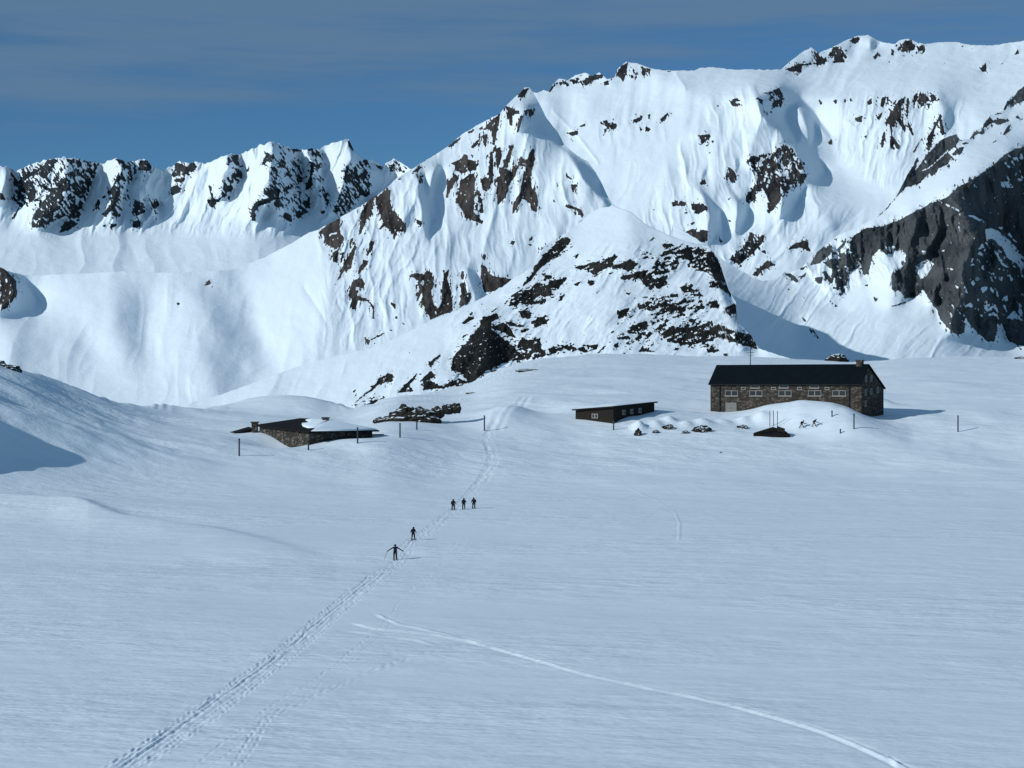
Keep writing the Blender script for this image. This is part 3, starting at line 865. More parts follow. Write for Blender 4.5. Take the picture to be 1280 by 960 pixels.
layer('pointed_peak', 'steep pointed snow peak with long brown rock slabs and a smooth snow dome at its left', 'mountain peak',
      PEAK_SKY, 540, 1650, 1.2, -0.42, PEAK, mountain_material('peak_snow_rock', 0.95, (0.02, 0.018, 0.018), (0.062, 0.055, 0.052), (0.115, 0.098, 0.09)),
      seed=37, holes=0.06, flute=0.25, streak=(2.4, 9, 10), sky_noise=0.6)
layer('rocky_knoll', 'rounded snowy knoll speckled with dark rock bands behind the stone houses', 'rocky knoll',
      KNOLL_SKY, 560, 760, 1.35, -0.35, KNOLL, mountain_material('knoll_snow_rock', 0.42, (0.007, 0.008, 0.008), (0.018, 0.019, 0.018), (0.046, 0.045, 0.04)),
      seed=51, flute=0.0, streak=(7, 2.2, -22), sky_noise=0.5, cell=(8, 5, 0.3), facet=0.7, wob=0.28)
layer('cliff_mountain', 'dark slabby rock cliff under a bright snow ramp at the right edge', 'cliff',
      CLIFF_SKY, 500, 900, 1.4, -0.2, CLIFF, mountain_material('cliff_snow_rock', 0.5, (0.028, 0.034, 0.039), (0.072, 0.085, 0.092), (0.12, 0.135, 0.138)),
      seed=67, flute=0.08, streak=(3.5, 8, -30), qfun=q_cliff, sky_noise=0.5, cell=(18, 34, -0.15), facet=1.5, holes=0.035, speck=0.2, relief=1.6)
# ------------------------------------------------------------------ snow ground: frozen lake, ramp up to the houses, drifts, ski tracks
CREST = px_list("-300,440 -160,440 -90,444 -40,449 0,455 30,462 70,478 130,495 180,507 240,511 300,512 330,513 400,518 440,522 455,518 475,499 520,492 580,482 620,461 650,451 680,447 740,442 800,441 870,444 960,446 1010,449 1060,451 1130,446 1200,446 1280,447 1400,440 1560,425")
DCREST = px_list("-300,300 -160,330 -90,350 0,385 100,410 200,440 300,465 440,475 475,500 520,540 580,600 620,640 680,690 740,720 900,730 1100,730 1300,730 1560,760")
RAMP = px_list("0,283.3 .051,300 .102,318 .153,334 .204,348 .255,360 .306,371 .408,389 .51,405 .612,422 .714,449 .816,500 .918,575 .98,655 1,720 1.15,880")
VT = 640.0
_t = np.arange(-400, 1700.0)
def _soft(tab, r):
    y = np.interp(_t, *zip(*tab)); k = np.exp(-(np.arange(-90, 91)/r)**2); k /= k.sum()
    return np.convolve(np.pad(y, 90, mode='edge'), k, mode='valid')
_vc, _dc = _soft(CREST, 30), _soft(DCREST, 34)
def ground_D(u, v):
    """depth of the undisturbed snow seen at photograph pixel (u, v)"""
    u = np.asarray(u, float); v = np.asarray(v, float)
    vc = np.interp(u, _t, _vc); dc = np.interp(u, _t, _dc)
    tau = np.clip((VT-v)/(VT-vc), 0, 1.15)
    g = np.log(np.interp(tau, *zip(*RAMP))/283.3)/math.log(720/283.3)
    ramp_d = 283.3*np.exp(g*np.log(dc/283.3))
    return np.where(v >= VT, CAM_Z*F/(np.maximum(v, VT)-HZ), ramp_d)

def smooth1(a, k, axis):
    for _ in range(3):
        pad = [(0, 0), (0, 0)]; pad[axis] = (k, k)
        c = np.cumsum(np.pad(a, pad, mode='edge'), axis=axis)
        n = a.shape[axis]
        z = np.zeros_like(np.take(c, [0], axis=axis))
        c = np.concatenate([z, c], axis=axis)
        a = (np.take(c, np.arange(2*k+1, 2*k+1+n), axis=axis)-np.take(c, np.arange(n), axis=axis))/(2*k+1)
    return a

g_us = np.arange(-300, 1560, 1.25)
s1 = np.concatenate([np.linspace(0, 0.36, 210, endpoint=False), np.linspace(0.36, 1, 290)])[:, None]
g_vc = np.interp(g_us, *zip(*CREST))
g_vc = smooth1(g_vc[None, :], 6, 1)[0]
gV = g_vc[None, :]+(1000-g_vc[None, :])*s1
gU = np.broadcast_to(g_us[None, :], gV.shape)
gD = np.zeros(gV.shape); wsum = 0.0
for dv_ in (-16, -8, 0, 8, 16):                        # the ramp, rounded
    k_ = math.exp(-(dv_/11)**2)
    gD += k_*np.log(ground_D(gU, gV+dv_)); wsum += k_
gD = np.exp(gD/wsum)
k_ = np.clip((gV-645)/30, 0, 1); gD = gD*(1-k_)+CAM_Z*F/(np.maximum(gV, 500)-HZ)*k_
gX = (gU-640)*gD/F; gY = gD.copy(); gZ = CAM_Z-(gV-HZ)*gD/F
g_up = np.clip((640-gV)/70, 0, 1)                     # 0 on the lake, 1 on the ramp

def wpt(u, v):
    D = float(ground_D(u, v)); return ((u-640)*D/F, D)

def bump_at(u, v, su, sd, h, dD=0.0, rot=0.0, sd_back=None):
    """a drift or hollow: centre pixel, width in metres across, in depth, height"""
    x, y = wpt(u, v); y += dD
    ex = gX-x; ey = gY-y
    if rot:
        c, s = math.cos(R(rot)), math.sin(R(rot)); ex, ey = ex*c+ey*s, -ex*s+ey*c
    sdv = sd if sd_back is None else np.where(ey > 0, sd_back, sd)
    return h*np.exp(-(ex/su)**2-(ey/sdv)**2)

add = np.zeros_like(gZ)
# broad undulation of the ramp and very gentle swell on the lake
add += g_up*2.2*(fbm(gX/38, gY/26, 3, 5)-0.5)
add += g_up*0.5*(fbm(gX/9, gY/7, 3, 6)-0.5)
add += (1-g_up)*0.55*(fbm(gX/60, gY/45, 3, 8)-0.5)
add += (1-g_up)*0.05*(fbm(gX/3.2, gY/2.0, 3, 9)-0.5)
# smooth mound behind the buried hut, hollow in front of it
add += bump_at(360, 518, 19, 9, 4.2, 14)
add += bump_at(420, 545, 16, 8, -0.6)
# scour hollow and lip by the saddle
add += bump_at(672, 505, 9, 10, -2.2)
add += bump_at(636, 515, 5, 14, 1.6, 0, -12)
add += bump_at(690, 488, 26, 5, -1.1)
add += bump_at(850, 505, 12, 9, -1.2)
# drift piled against the big stone house, following its front
hx = np.array([905, 925, 945, 960, 1000, 1040, 1060, 1078, 1095, 1115, 1140.])
hh = np.array([0, 0.6, 2.0, 3.7, 6.0, 6.4, 5.7, 4.0, 2.5, 1.2, 0.0])
uu = gX*F/gY+640
hp = np.interp(uu, hx, hh)
fac_d = 418.0+np.clip((1077-uu)*0.21, -8, 40)*0.53*1.0
ey = gY-(fac_d-8.5)
add += smooth1(smooth1(hp*np.exp(-(ey/np.where(ey > 0, 16.0, 12.0))**2), 3, 1), 2, 0)
add += bump_at(1098, 506, 4, 5, 2.4, 2)
add += bump_at(350, 549, 9, 6.5, -2.0, 0.5)
add += bump_at(432, 556, 9, 5, 1.7, 0.0)
add += bump_at(762, 528, 13, 6, 1.0, 0.0)
# lumpy drifts around the buried wall
for (u, v, w, h) in [(797.5, 544, 9, 8), (819.5, 541, 9, 4), (836, 536, 15, 6), (857, 541.5, 12, 4), (877, 539, 22, 7), (903, 537, 20, 5), (928, 535, 15, 5), (950, 536, 14, 5), (1000, 547, 30, 2.5)]:
    add += bump_at(u+2, v-3, max(1.5, w*0.19*0.62), 3.2, h*0.19*1.05, 2.0)
add += bump_at(870, 543, 18, 7, 0.9)
# wind-carved flutes on the left slope and the spur outside the picture that shades it
fl = np.clip((330-gU)/120, 0, 1)*np.clip((605-gV)/40, 0, 1)
add += fl*2.0*(fbm(gX/40+gY/30, gY/16, 2, 14)-0.5)
add += fl*2.6*(fbm(gX/24+gY/60, gY/9, 3, 12)-0.5)
add += bump_at(-170, 560, 10, 30, 4)
add += bump_at(-75, 535, 4, 6, 4.0)
add += bump_at(-50, 580, 3, 5, 3.2)
add += bump_at(60, 640, 30, 13, 1.5)
add += bump_at(230, 700, 34, 10, -0.8)

# low scarp on the near left: a swell whose far side falls away
sp_ = [wpt(u, v) for u, v in px_list("-120,622 0,630 90,641 150,652 200,657 260,664 330,678 400,694 470,720")]
sy_ = np.interp(gX, [p[0] for p in sp_], [p[1] for p in sp_])
se = gY-sy_
sh = np.interp(gX*F/gY+640, [-120, 60, 110, 200, 300, 420], [0.4, 0.6, 1.0, 0.9, 0.45, 0.0])
add += sh*np.exp(-(se/np.where(se > 0, 5.0, 16.0))**2)

# ski tracks: polyline, list of (offset m, half width m, depth m)
TRACKS = []
def track(pix, grooves, wander=0.0, mod=0.0, seed=0, fade=None):
    P = [wpt(u, v) for u, v in px_list(pix)]
    # resample smoothly
    P = np.array(P); t = np.concatenate([[0], np.cumsum(np.hypot(*np.diff(P, axis=0).T))])
    tt = np.linspace(0, t[-1], 60); Q = np.stack([np.interp(tt, t, P[:, 0]), np.interp(tt, t, P[:, 1])], 1)
    for _ in range(2): Q[1:-1] = (Q[:-2]+2*Q[1:-1]+Q[2:])/4
    box = (gX > Q[:, 0].min()-4) & (gX < Q[:, 0].max()+4) & (gY > Q[:, 1].min()-4) & (gY < Q[:, 1].max()+4)
    if not box.any(): return
    x = gX[box]; y = gY[box]
    d, s, al = line_field(x, y, [tuple(p) for p in Q])
    sd = d*s
    t3 = np.gradient(Q, axis=0); t3 /= np.hypot(t3[:, 0], t3[:, 1])[:, None]
    cx = np.interp(al, tt, np.abs(t3[:, 0])); cy = np.interp(al, tt, np.abs(t3[:, 1]))
    wmin = 1.05*gY[box]/F*cy+0.8*gY[box]**2/(CAM_Z*F)*cx
    z = np.zeros_like(x)
    ends = np.clip(al/2.0, 0, 1)*np.clip((t[-1]-al)/2.0, 0, 1)
    for i, (off, w, dep, dash) in enumerate(grooves):
        wob = wander*(fbm(al/6.0, al*0+i*7.7+0.3, 2, seed+i)-0.5)*2
        w_ = np.maximum(w, wmin)
        e = (sd-off-wob)/w_
        a = 1.0
        if mod: a = 1-mod+mod*2*fbm(al/1.7, al*0+i*3.3, 2, seed+50+i)
        if dash: a = a*np.clip(0.5+1.6*np.sin(al*2*math.pi/dash+i+9*fbm(al/4.0, al*0+i*1.7, 2, seed+80+i)), 0, 1)
        z += -0.55*dep*a*(np.exp(-e*e)-0.45*np.exp(-((e-1.7)/0.9)**2)-0.45*np.exp(-((e+1.7)/0.9)**2))
    add[box] += z*ends

MAIN = "150,965 235,905 310,850 380,795 430,752 462,727 494,700 516,675 545,655 570,637 592,612 608,592 617,576 612,560 606,548 612,535 625,518"
track(MAIN, [(-0.55, 0.09, 0.07, 0), (-0.15, 0.10, 0.105, 0), (0.35, 0.09, 0.06, 0)], 0.14, 0.8, 1)
track(MAIN, [(-0.85, 0.09, 0.11, 1.4), (0.7, 0.10, 0.06, 0.9), (1.1, 0.09, 0.06, 1.5)], 0.25, 0.8, 2)
def trampled(pix, half, amp, seed):
    P = np.array([wpt(u, v) for u, v in px_list(pix)])
    box = (gX > P[:, 0].min()-4) & (gX < P[:, 0].max()+4) & (gY > P[:, 1].min()-4) & (gY < P[:, 1].max()+4)
    x = gX[box]; y = gY[box]; d, s_, al = line_field(x, y, [tuple(p) for p in P])
    k = np.exp(-(d/half)**4)
    add[box] += amp*k*((fbm(x/0.30, y/0.8, 2, seed)-0.5)+0.7*(fbm(x/0.9, y/1.8, 2, seed+5)-0.5)-0.25)
trampled(MAIN, 1.2, 0.08, 301)
track("240,965 320,895 400,845 470,790 505,745 540,715 575,672", [(0, 0.10, 0.04, 1.6), (0.9, 0.10, 0.03, 1.1)], 0.3, 0.8, 3)
track("285,965 330,897 420,855 500,825 545,812 590,803", [(0, 0.09, 0.065, 1.9), (0.5, 0.09, 0.05, 1.7)], 0.15, 0.7, 4)
track("438,778 470,786 540,792 590,803 660,822 720,840 800,858 870,873 950,893 1010,910 1060,928 1100,945 1140,965", [(0, 0.2, -0.22, 0)], 0.12, 0.25, 5)
track("470,767 500,780 545,790 600,805", [(0, 0.12, -0.15, 0)], 0.1, 0.5, 6)
track("428,787 470,793 520,800 545,807", [(0, 0.12, -0.16, 0)], 0.1, 0.4, 7)
track("1075,932 1110,945 1128,965", [(0, 0.12, -0.07, 0)], 0.08, 0.4, 8)
track("785,610 820,625 843,640 850,655 848,675", [(0, 0.15, -0.055, 0)], 0.1, 0.4, 9)
track("612,535 640,508 655,495", [(0, 0.3, 0.2, 0), (1.5, 0.3, 0.2, 0)], 0.3, 0.4, 10)
track("920,545 1000,532 1060,533 1150,532 1290,528", [(0, 0.3, 0.16, 0), (0.8, 0.25, 0.1, 0)], 0.2, 0.3, 12)
gZ = gZ+add
# far side of the crest
nb = 7
kb = (np.arange(nb, 0, -1)/nb)[:, None]
Yb = gY[0:1]+kb*140; Zb = gZ[0:1]-kb**1.4*55; Xb = gX[0:1]*(Yb/gY[0:1])
aX = np.concatenate([Xb, gX]); aY = np.concatenate([Yb, gY]); aZ = np.concatenate([Zb, gZ])

def ground_material():
    m, nt, b = new_mat('wind_packed_snow')
    n1 = noise(nt, 0.05, 4, 0.6)
    c = mix_col(nt, n1, SNOW, tuple(k*0.93 for k in SNOW))
    nt.links.new(c, b.inputs['Base Color'])
    b.inputs['Roughness'].default_value = 0.7; b.inputs['Specular IOR Level'].default_value = 0.2
    rip = noise(nt, 0.33, 4, 0.6, stretch=(0.50, 1.0, 1.0), rot=(0, 0, R(28)))
    patch = noise(nt, 0.035, 3, 0.5, stretch=(0.5, 1.0, 1.0))
    pm = nt.nodes.new('ShaderNodeMapRange'); pm.inputs[1].default_value = 0.35; pm.inputs[2].default_value = 0.62; pm.inputs[3].default_value = 0.2; pm.inputs[4].default_value = 1.35
    nt.links.new(patch, pm.inputs[0]); rip = mth(nt, 'MULTIPLY', rip, pm.outputs[0])
    rip2 = noise(nt, 2.6, 3, 0.6, stretch=(0.6, 1.0, 1.0))
    n = nt.nodes.new('ShaderNodeBump'); n.inputs['Strength'].default_value = 0.9; n.inputs['Distance'].default_value = 0.5
    nt.links.new(rip, n.inputs['Height'])
    bump(nt, rip2, 0.4, 0.05, b, n.outputs[0])
    return m
tag(grid_mesh('snow_ground', aX, aY, aZ, ground_material(), {}),
    'wide wind rippled snowfield over the frozen lake, crossed by ski tracks, rising to the stone houses', 'snowfield', kind='structure')

def ground_z(x, y):
    """snow height under a point, read back from the built surface"""
    u = x*F/y+640
    j = int(round((u+300)/1.25)); j = max(0, min(gX.shape[1]-1, j))
    yy = gY[::-1, j]; zz = gZ[::-1, j]
    return float(np.interp(y, yy, zz))
def stand(u, v):
    """the point of the finished snow seen at pixel (u, v)"""
    j = int(round((u+300)/1.25))
    rv = HZ-(gZ[:, j]-CAM_Z)*F/gY[:, j]
    vis = rv[::-1]                                   # near to far
    k = np.argmax(vis <= v)
    D = float(gY[::-1, j][k]); x = (u-640)*D/F
    return Vector((x, D, ground_z(x, D)))
# ------------------------------------------------------------------ object helpers
def empty(name, loc, label, cat, group=None):
    o = bpy.data.objects.new(name, None); COL.objects.link(o); o.location = loc; o.empty_display_size = 0.5
    return tag(o, label, cat, group)

def mesh_obj(name, verts, faces, mat, parent=None, smooth=False):
    me = bpy.data.meshes.new(name); me.from_pydata([tuple(v) for v in verts], [], faces)
    bm = bmesh.new(); bm.from_mesh(me); bmesh.ops.recalc_face_normals(bm, faces=bm.faces); bm.to_mesh(me); bm.free()
    me.materials.append(mat)
    if smooth: me.polygons.foreach_set('use_smooth', [True]*len(me.polygons))
    o = bpy.data.objects.new(name, me); COL.objects.link(o)
    if parent: o.parent = parent
    return o

class MB:
    """collects shapes into one mesh"""
    def __init__(s): s.v = []; s.f = []
    def add(s, vs, fs):
        n = len(s.v); s.v += [Vector(v) for v in vs]; s.f += [[i+n for i in f] for f in fs]; return s
    def hexa(s, b, t):
        """bottom ring b and top ring t, four points each"""
        return s.add(list(b)+list(t), [[3, 2, 1, 0], [4, 5, 6, 7], [0, 1, 5, 4], [1, 2, 6, 5], [2, 3, 7, 6], [3, 0, 4, 7]])
    def box(s, c, ax, ay, az):
        c, ax, ay, az = map(Vector, (c, ax, ay, az))
        b = [c-ax-ay-az, c+ax-ay-az, c+ax+ay-az, c-ax+ay-az]
        return s.hexa(b, [p+2*az for p in b])
    def tube(s, pts, rad, n=8):
        rings = []
        for i, p in enumerate(pts):
            p = Vector(p); a = Vector(pts[max(i-1, 0)]); b = Vector(pts[min(i+1, len(pts)-1)])
            d = (b-a).normalized(); x = d.orthogonal().normalized(); y = d.cross(x)
            r = rad[i] if isinstance(rad, (list, tuple)) else rad
            rings.append([p+(x*math.cos(2*math.pi*k/n)+y*math.sin(2*math.pi*k/n))*r for k in range(n)])
        vs = [q for r in rings for q in r]; fs = []
        for i in range(len(pts)-1):
            for k in range(n):
                fs.append([i*n+k, i*n+(k+1) % n, (i+1)*n+(k+1) % n, (i+1)*n+k])
        fs.append(list(range(n))[::-1]); fs.append([(len(pts)-1)*n+k for k in range(n)])
        return s.add(vs, fs)
    def build(s, name, mat, parent=None, smooth=False):
        off = parent_world(parent)
        return mesh_obj(name, [v-off for v in s.v], s.f, mat, parent, smooth)

def parent_world(p):
    o = Vector((0, 0, 0))
    while p is not None:
        o = o+p.location; p = p.parent
    return o

def stone_material(name, c1, c2, c3, joint, scale=1.6):
    m, nt, b = new_mat(name)
    tc = nt.nodes.new('ShaderNodeTexCoord')
    vo = nt.nodes.new('ShaderNodeTexVoronoi'); vo.inputs['Scale'].default_value = scale
    mp = nt.nodes.new('ShaderNodeMapping'); mp.inputs['Scale'].default_value = (1, 1, 1.7)
    nt.links.new(tc.outputs['Object'], mp.inputs[0]); nt.links.new(mp.outputs[0], vo.inputs['Vector'])
    sep = nt.nodes.new('ShaderNodeSeparateColor'); nt.links.new(vo.outputs['Color'], sep.inputs[0])
    col = ramp(nt, sep.outputs[0], [(0.0, c1), (0.5, c2), (0.93, c3)])
    vd = nt.nodes.new('ShaderNodeTexVoronoi'); vd.feature = 'DISTANCE_TO_EDGE'; vd.inputs['Scale'].default_value = scale
    nt.links.new(mp.outputs[0], vd.inputs['Vector'])
    e = mth(nt, 'LESS_THAN', vd.outputs['Distance'], 0.06)
    col = mix_col(nt, e, col, joint)
    n = noise(nt, 6, 5, 0.7); col = mix_col(nt, mth(nt, 'MULTIPLY', n, 0.6), col, c1)
    nt.links.new(col, b.inputs['Base Color']); b.inputs['Roughness'].default_value = 0.9; b.inputs['Specular IOR Level'].default_value = 0.1
    bump(nt, mth(nt, 'MINIMUM', vd.outputs['Distance'], 0.12), 1.0, 0.4, b)
    return m

def plain(name, c, rough=0.6, metal=0.0, var=0.25, scale=3.0, spec=0.3):
    m, nt, b = new_mat(name)
    n = noise(nt, scale, 4, 0.6)
    nt.links.new(mix_col(nt, n, tuple(k*(1-var) for k in c), tuple(min(1, k*(1+var)) for k in c)), b.inputs['Base Color'])
    b.inputs['Roughness'].default_value = rough; b.inputs['Metallic'].default_value = metal; b.inputs['Specular IOR Level'].default_value = spec
    return m

STONE = stone_material('dark_rubble_stone', (0.03, 0.027, 0.023), (0.062, 0.055, 0.047), (0.135, 0.122, 0.104), (0.03, 0.027, 0.023), 1.25)
STONE_HUT = stone_material('grey_rubble_stone', (0.03, 0.028, 0.025), (0.07, 0.063, 0.055), (0.16, 0.15, 0.135), (0.03, 0.028, 0.025), 1.1)
ROOF = plain('dark_sheet_roof', (0.0028, 0.006, 0.009), 0.7, 0.0, 0.4, 0.6, 0.06)
SHAKE = plain('dark_slate_roof', (0.011, 0.011, 0.012), 0.85, 0, 0.4, 1.5, 0.1)
WHITE = plain('pale_window_paint', (0.2, 0.2, 0.19), 0.6, 0, 0.1)
GLASS = plain('dark_window_glass', (0.012, 0.014, 0.017), 0.25, 0, 0.1, 2, 0.5)
DOORP = plain('pale_grey_door', (0.15, 0.155, 0.15), 0.6, 0, 0.12)
IRON = plain('dark_iron', (0.012, 0.015, 0.02), 0.6, 0, 0.3, 4, 0.2)
POLE = plain('blue_grey_pole_paint', (0.022, 0.038, 0.058), 0.6, 0, 0.2, 3, 0.3)
TIMBER = plain('dark_weathered_boards', (0.02, 0.0175, 0.015), 0.85, 0, 0.35, 2.5, 0.1)
SNOWM = plain('roof_snow', SNOW, 0.75, 0, 0.03, 1.0, 0.15)

def rock_snow_material():
    """rock with snow resting on its upward faces"""
    m, nt, b = new_mat('snow_capped_rock')
    ge = nt.nodes.new('ShaderNodeNewGeometry'); sp = nt.nodes.new('ShaderNodeSeparateXYZ'); nt.links.new(ge.outputs['Normal'], sp.inputs[0])
    f = mth(nt, 'ADD', sp.outputs[2], mth(nt, 'MULTIPLY', mth(nt, 'SUBTRACT', noise(nt, 0.5, 3, 0.5), 0.5), 0.7))
    mr = nt.nodes.new('ShaderNodeMapRange'); mr.inputs[1].default_value = 0.72; mr.inputs[2].default_value = 0.80; nt.links.new(f, mr.inputs[0])
    rc = ramp(nt, noise(nt, 1.1, 5, 0.65), [(0.3, (0.008, 0.008, 0.008)), (0.55, (0.03, 0.028, 0.023)), (0.75, (0.06, 0.056, 0.046))])
    nt.links.new(mix_col(nt, mr.outputs[0], rc, SNOW), b.inputs['Base Color'])
    b.inputs['Roughness'].default_value = 0.85; b.inputs['Specular IOR Level'].default_value = 0.1
    bump(nt, noise(nt, 2.5, 5, 0.7), 0.8, 0.25, b)
    return m
ROCKM = rock_snow_material()

# ------------------------------------------------------------------ the long stone house
TH = R(32)
AX = Vector((-math.cos(TH), math.sin(TH), 0)); BX = Vector((math.sin(TH), math.cos(TH), 0))
C0 = Vector((83.0, 418.0, 0)); UP = Vector((0, 0, 1))
HL, HW = 39.5, 15.0
ZE, ZR, ZB, ZG = CAM_Z+0.3, CAM_Z+4.5, CAM_Z-1.0, CAM_Z-11.5
RB = 4.2                                                # ridge distance from the front wall
house = empty('stone_house', C0+AX*HL/2+BX*HW/2+UP*(CAM_Z-8.4), 'long two storey dark stone house with a black roof behind a snow drift', 'house')
def hp_(a, b, z): return C0+AX*a+BX*b+UP*z
prof = [(0, ZG), (HW, ZG), (HW, ZB-0.15), (RB, ZR-0.15), (0, ZE-0.15)]
vs = [hp_(0, b, z) for b, z in prof]+[hp_(HL, b, z) for b, z in prof]
mb = MB().add(vs, [[0, 1, 2, 3, 4], [9, 8, 7, 6, 5]]+[[i, (i+1) % 5, 5+(i+1) % 5, 5+i] for i in range(5)])
mb.build('wall', STONE, house)
# roof: two slopes with a small overhang, 0.25 m thick
ov = 0.55; k1 = (ZR-ZE)/RB; k2 = (ZR-ZB)/(HW-RB)
rp = [(-ov, ZE-ov*k1), (RB, ZR), (HW+ov, ZB-ov*k2)]
def ring(a): return [hp_(a, b, z+0.02) for b, z in rp]+[hp_(a, b, z+0.30) for b, z in rp[::-1]]
r0, r1 = ring(-0.35), ring(HL+0.35)
mb = MB().add(r0+r1, [[0, 1, 4, 5], [1, 2, 3, 4], [6, 11, 10, 7], [7, 10, 9, 8]]+[[i, (i+1) % 6, 6+(i+1) % 6, 6+i] for i in range(6)])
roof = mb.build('roof', ROOF, house)
ch = MB(); c = hp_(2.0, RB, ZR+0.35); ch.box(c, AX*0.75, BX*0.6, UP*0.75)
ch.box(c+UP*0.85, AX*0.9, BX*0.75, UP*0.1)
chim = ch.build('chimney', STONE, roof)
MB().tube([hp_(-0.0, -ov-0.08, ZE-ov*k1+0.05), hp_(HL, -ov-0.08, ZE-ov*k1+0.05)], 0.09).build('gutter', IRON, roof)
for a in (3.0, HL-2.6):
    MB().tube([hp_(a, -0.14, ZG), hp_(a, -0.14, ZE-0.3)], 0.16, 6).build('downpipe', IRON, house)

def front_a(u):
    k = (u-640)/F
    return (C0.x-C0.y*k)/(math.cos(TH)+k*math.sin(TH))
def front_z(u, v):
    return CAM_Z-(v-HZ)*(C0.y+front_a(u)*math.sin(TH))/F
def window(c, X, N, w, h, mull=1, parent=house, sill=True, frame=0.16):
    """X: unit vector along the wall, N: out of the wall; frame mesh with a pane as its child"""
    m = MB()
    for s in (-1, 1):
        m.box(c+X*s*(w/2-frame/2)+N*0.04, X*frame/2, N*0.07, UP*h/2)
    m.box(c+UP*(h/2-frame/2)+N*0.04, X*(w/2-frame), N*0.07, UP*frame/2)
    m.box(c-UP*(h/2-frame/2)+N*0.04, X*(w/2-frame), N*0.07, UP*frame/2)
    for i in range(mull):
        m.box(c+X*(w*((i+1)/(mull+1)-0.5))+N*0.035, X*frame*0.75, N*0.06, UP*(h/2-frame))
    o = m.build('window', WHITE, parent)
    MB().box(c+N*0.012, X*(w/2-frame*0.6), N*0.03, UP*(h/2-frame*0.6)).build('pane', GLASS, o)
    if sill:
        MB().box(c-UP*(h/2+0.08)+N*0.1, X*(w/2+0.15), N*0.14, UP*0.08).build('sill', WHITE, o)
NF = -BX; NG = -AX
for u in (914.5, 945, 981.5, 1018.5, 1049):
    a = front_a(u); window(hp_(a, 0, front_z(u, 491.5)), AX, NF, 3.4, 1.35, 1, frame=0.14)
for u in (944, 980, 1018):
    a = front_a(u); window(hp_(a, 0, front_z(u, 483.2)), AX, NF, 2.4, 0.75, 0, frame=0.14)
for u in (929.5, 967, 999.5, 1034):
    a = front_a(u); window(hp_(a, 0, front_z(u, 485.6)), AX, NF, 1.2, 0.7, 0, sill=False, frame=0.16)
a = front_a(914); z = front_z(914, 509.5)
d = MB().box(hp_(a, 0, z)+NF*0.05, AX*1.5, NF*0.06, UP*1.25)
for i in range(4): d.box(hp_(a, 0, z+(-0.95+i*0.63))+NF*0.1, AX*1.42, NF*0.03, UP*0.26)
door = d.build('garage_door', DOORP, house)
MB().box(hp_(a, 0, z-0.1)+NF*0.17, AX*0.16, NF*0.04, UP*0.05).build('handle', IRON, door)
for b, dv in ((2.9, 473.5), (6.4, 473), (2.6, 490.5), (6.4, 489.5), (10.8, 487.5), (2.6, 504.5)):
    D = C0.y+b*math.cos(TH); window(hp_(0, b, CAM_Z-(dv-HZ)*D/F), BX, NG, 1.25, 1.5, 1, sill=False, frame=0.16)

# mast behind the house
b0 = Vector(((938-640)*462/F, 462, 0)); mz = CAM_Z+2.0
mast = empty('radio_mast', (b0.x, b0.y, mz), 'thin dark antenna mast with short cross arms rising behind the long black roof', 'mast')
D = b0.y; top = CAM_Z-(435.5-HZ)*D/F
MB().tube([(b0.x, D, mz-6), (b0.x, D, top)], [0.17, 0.09], 8).build('pole', IRON, mast)
MB().tube([(b0.x-1.0, D, top-1.1), (b0.x+1.0, D, top-1.1)], 0.055, 6).build('cross_arm', IRON, mast)
MB().tube([(b0.x-0.6, D, top-1.9), (b0.x+0.6, D, top-1.9)], 0.05, 6).build('cross_arm', IRON, mast)

# ------------------------------------------------------------------ the small lean-to building
N0 = Vector((23.6, 410, 0)); NLv = Vector((-8.6, 5.5, 0)); NRv = Vector((11.0, 17.6, 0))
def sz(p, q): return CAM_Z-5.4-0.75*p+0.85*q             # roof height across the plan
cor = [(0, 0), (0, 1), (1, 1), (1, 0)]
shed = empty('lean_to_shed', N0+NLv/2+NRv/2+UP*(CAM_Z-8.4), 'low dark timber shed with a slanting snow topped roof left of the stone house', 'shed')
def sp_(p, q, z): return N0+NLv*p+NRv*q+UP*z
MB().hexa([sp_(p, q, CAM_Z-11) for p, q in cor], [sp_(p, q, sz(p, q)-0.1) for p, q in cor]).build('wall', TIMBER, shed)
e = 0.035
rc_ = [(-e*1.6, -e), (-e*1.6, 1+e), (1+e*1.6, 1+e), (1+e*1.6, -e)]
sroof = MB().hexa([sp_(p, q, sz(p, q)-0.07) for p, q in rc_], [sp_(p, q, sz(p, q)+0.26) for p, q in rc_]).build('roof', SHAKE, shed)
# soft snow on it
sv_, sf_ = [], []
ns = 14
for i in range(ns+1):
    for j in range(ns+1):
        p = -0.03+1.06*i/ns; q = -0.02+1.03*j/ns
        ed = min(i, ns-i, j, ns-j)/ns
        hgt = 0.27+0.5*min(1, ed*5)**0.5*(0.75+0.5*float(vnoise(np.array([i*0.5]), np.array([j*0.5]), 4)[0]))
        sv_.append(sp_(p, q, sz(p, q)+hgt)-parent_world(sroof))
for i in range(ns):
    for j in range(ns):
        k = i*(ns+1)+j; sf_.append([k, k+1, k+ns+2, k+ns+1])
mesh_obj('snow_cap', sv_, sf_, SNOWM, sroof, True)
XR = NRv.normalized(); XN = Vector((XR.y, -XR.x, 0)); XL = NLv.normalized(); LN = Vector((XL.y, -XL.x, 0))*-1
if LN.y > 0: LN = -LN
for q in (0.24, 0.43, 0.63):
    window(sp_(0, q, sz(0, q)-1.5)+XN*0.02, XR, XN, 1.5, 1.25, 0, shed, False, 0.3)
window(sp_(0.48, 0, sz(0.48, 0)-1.75)+LN*0.02, XL, LN, 1.7, 1.1, 1, shed, False, 0.2)

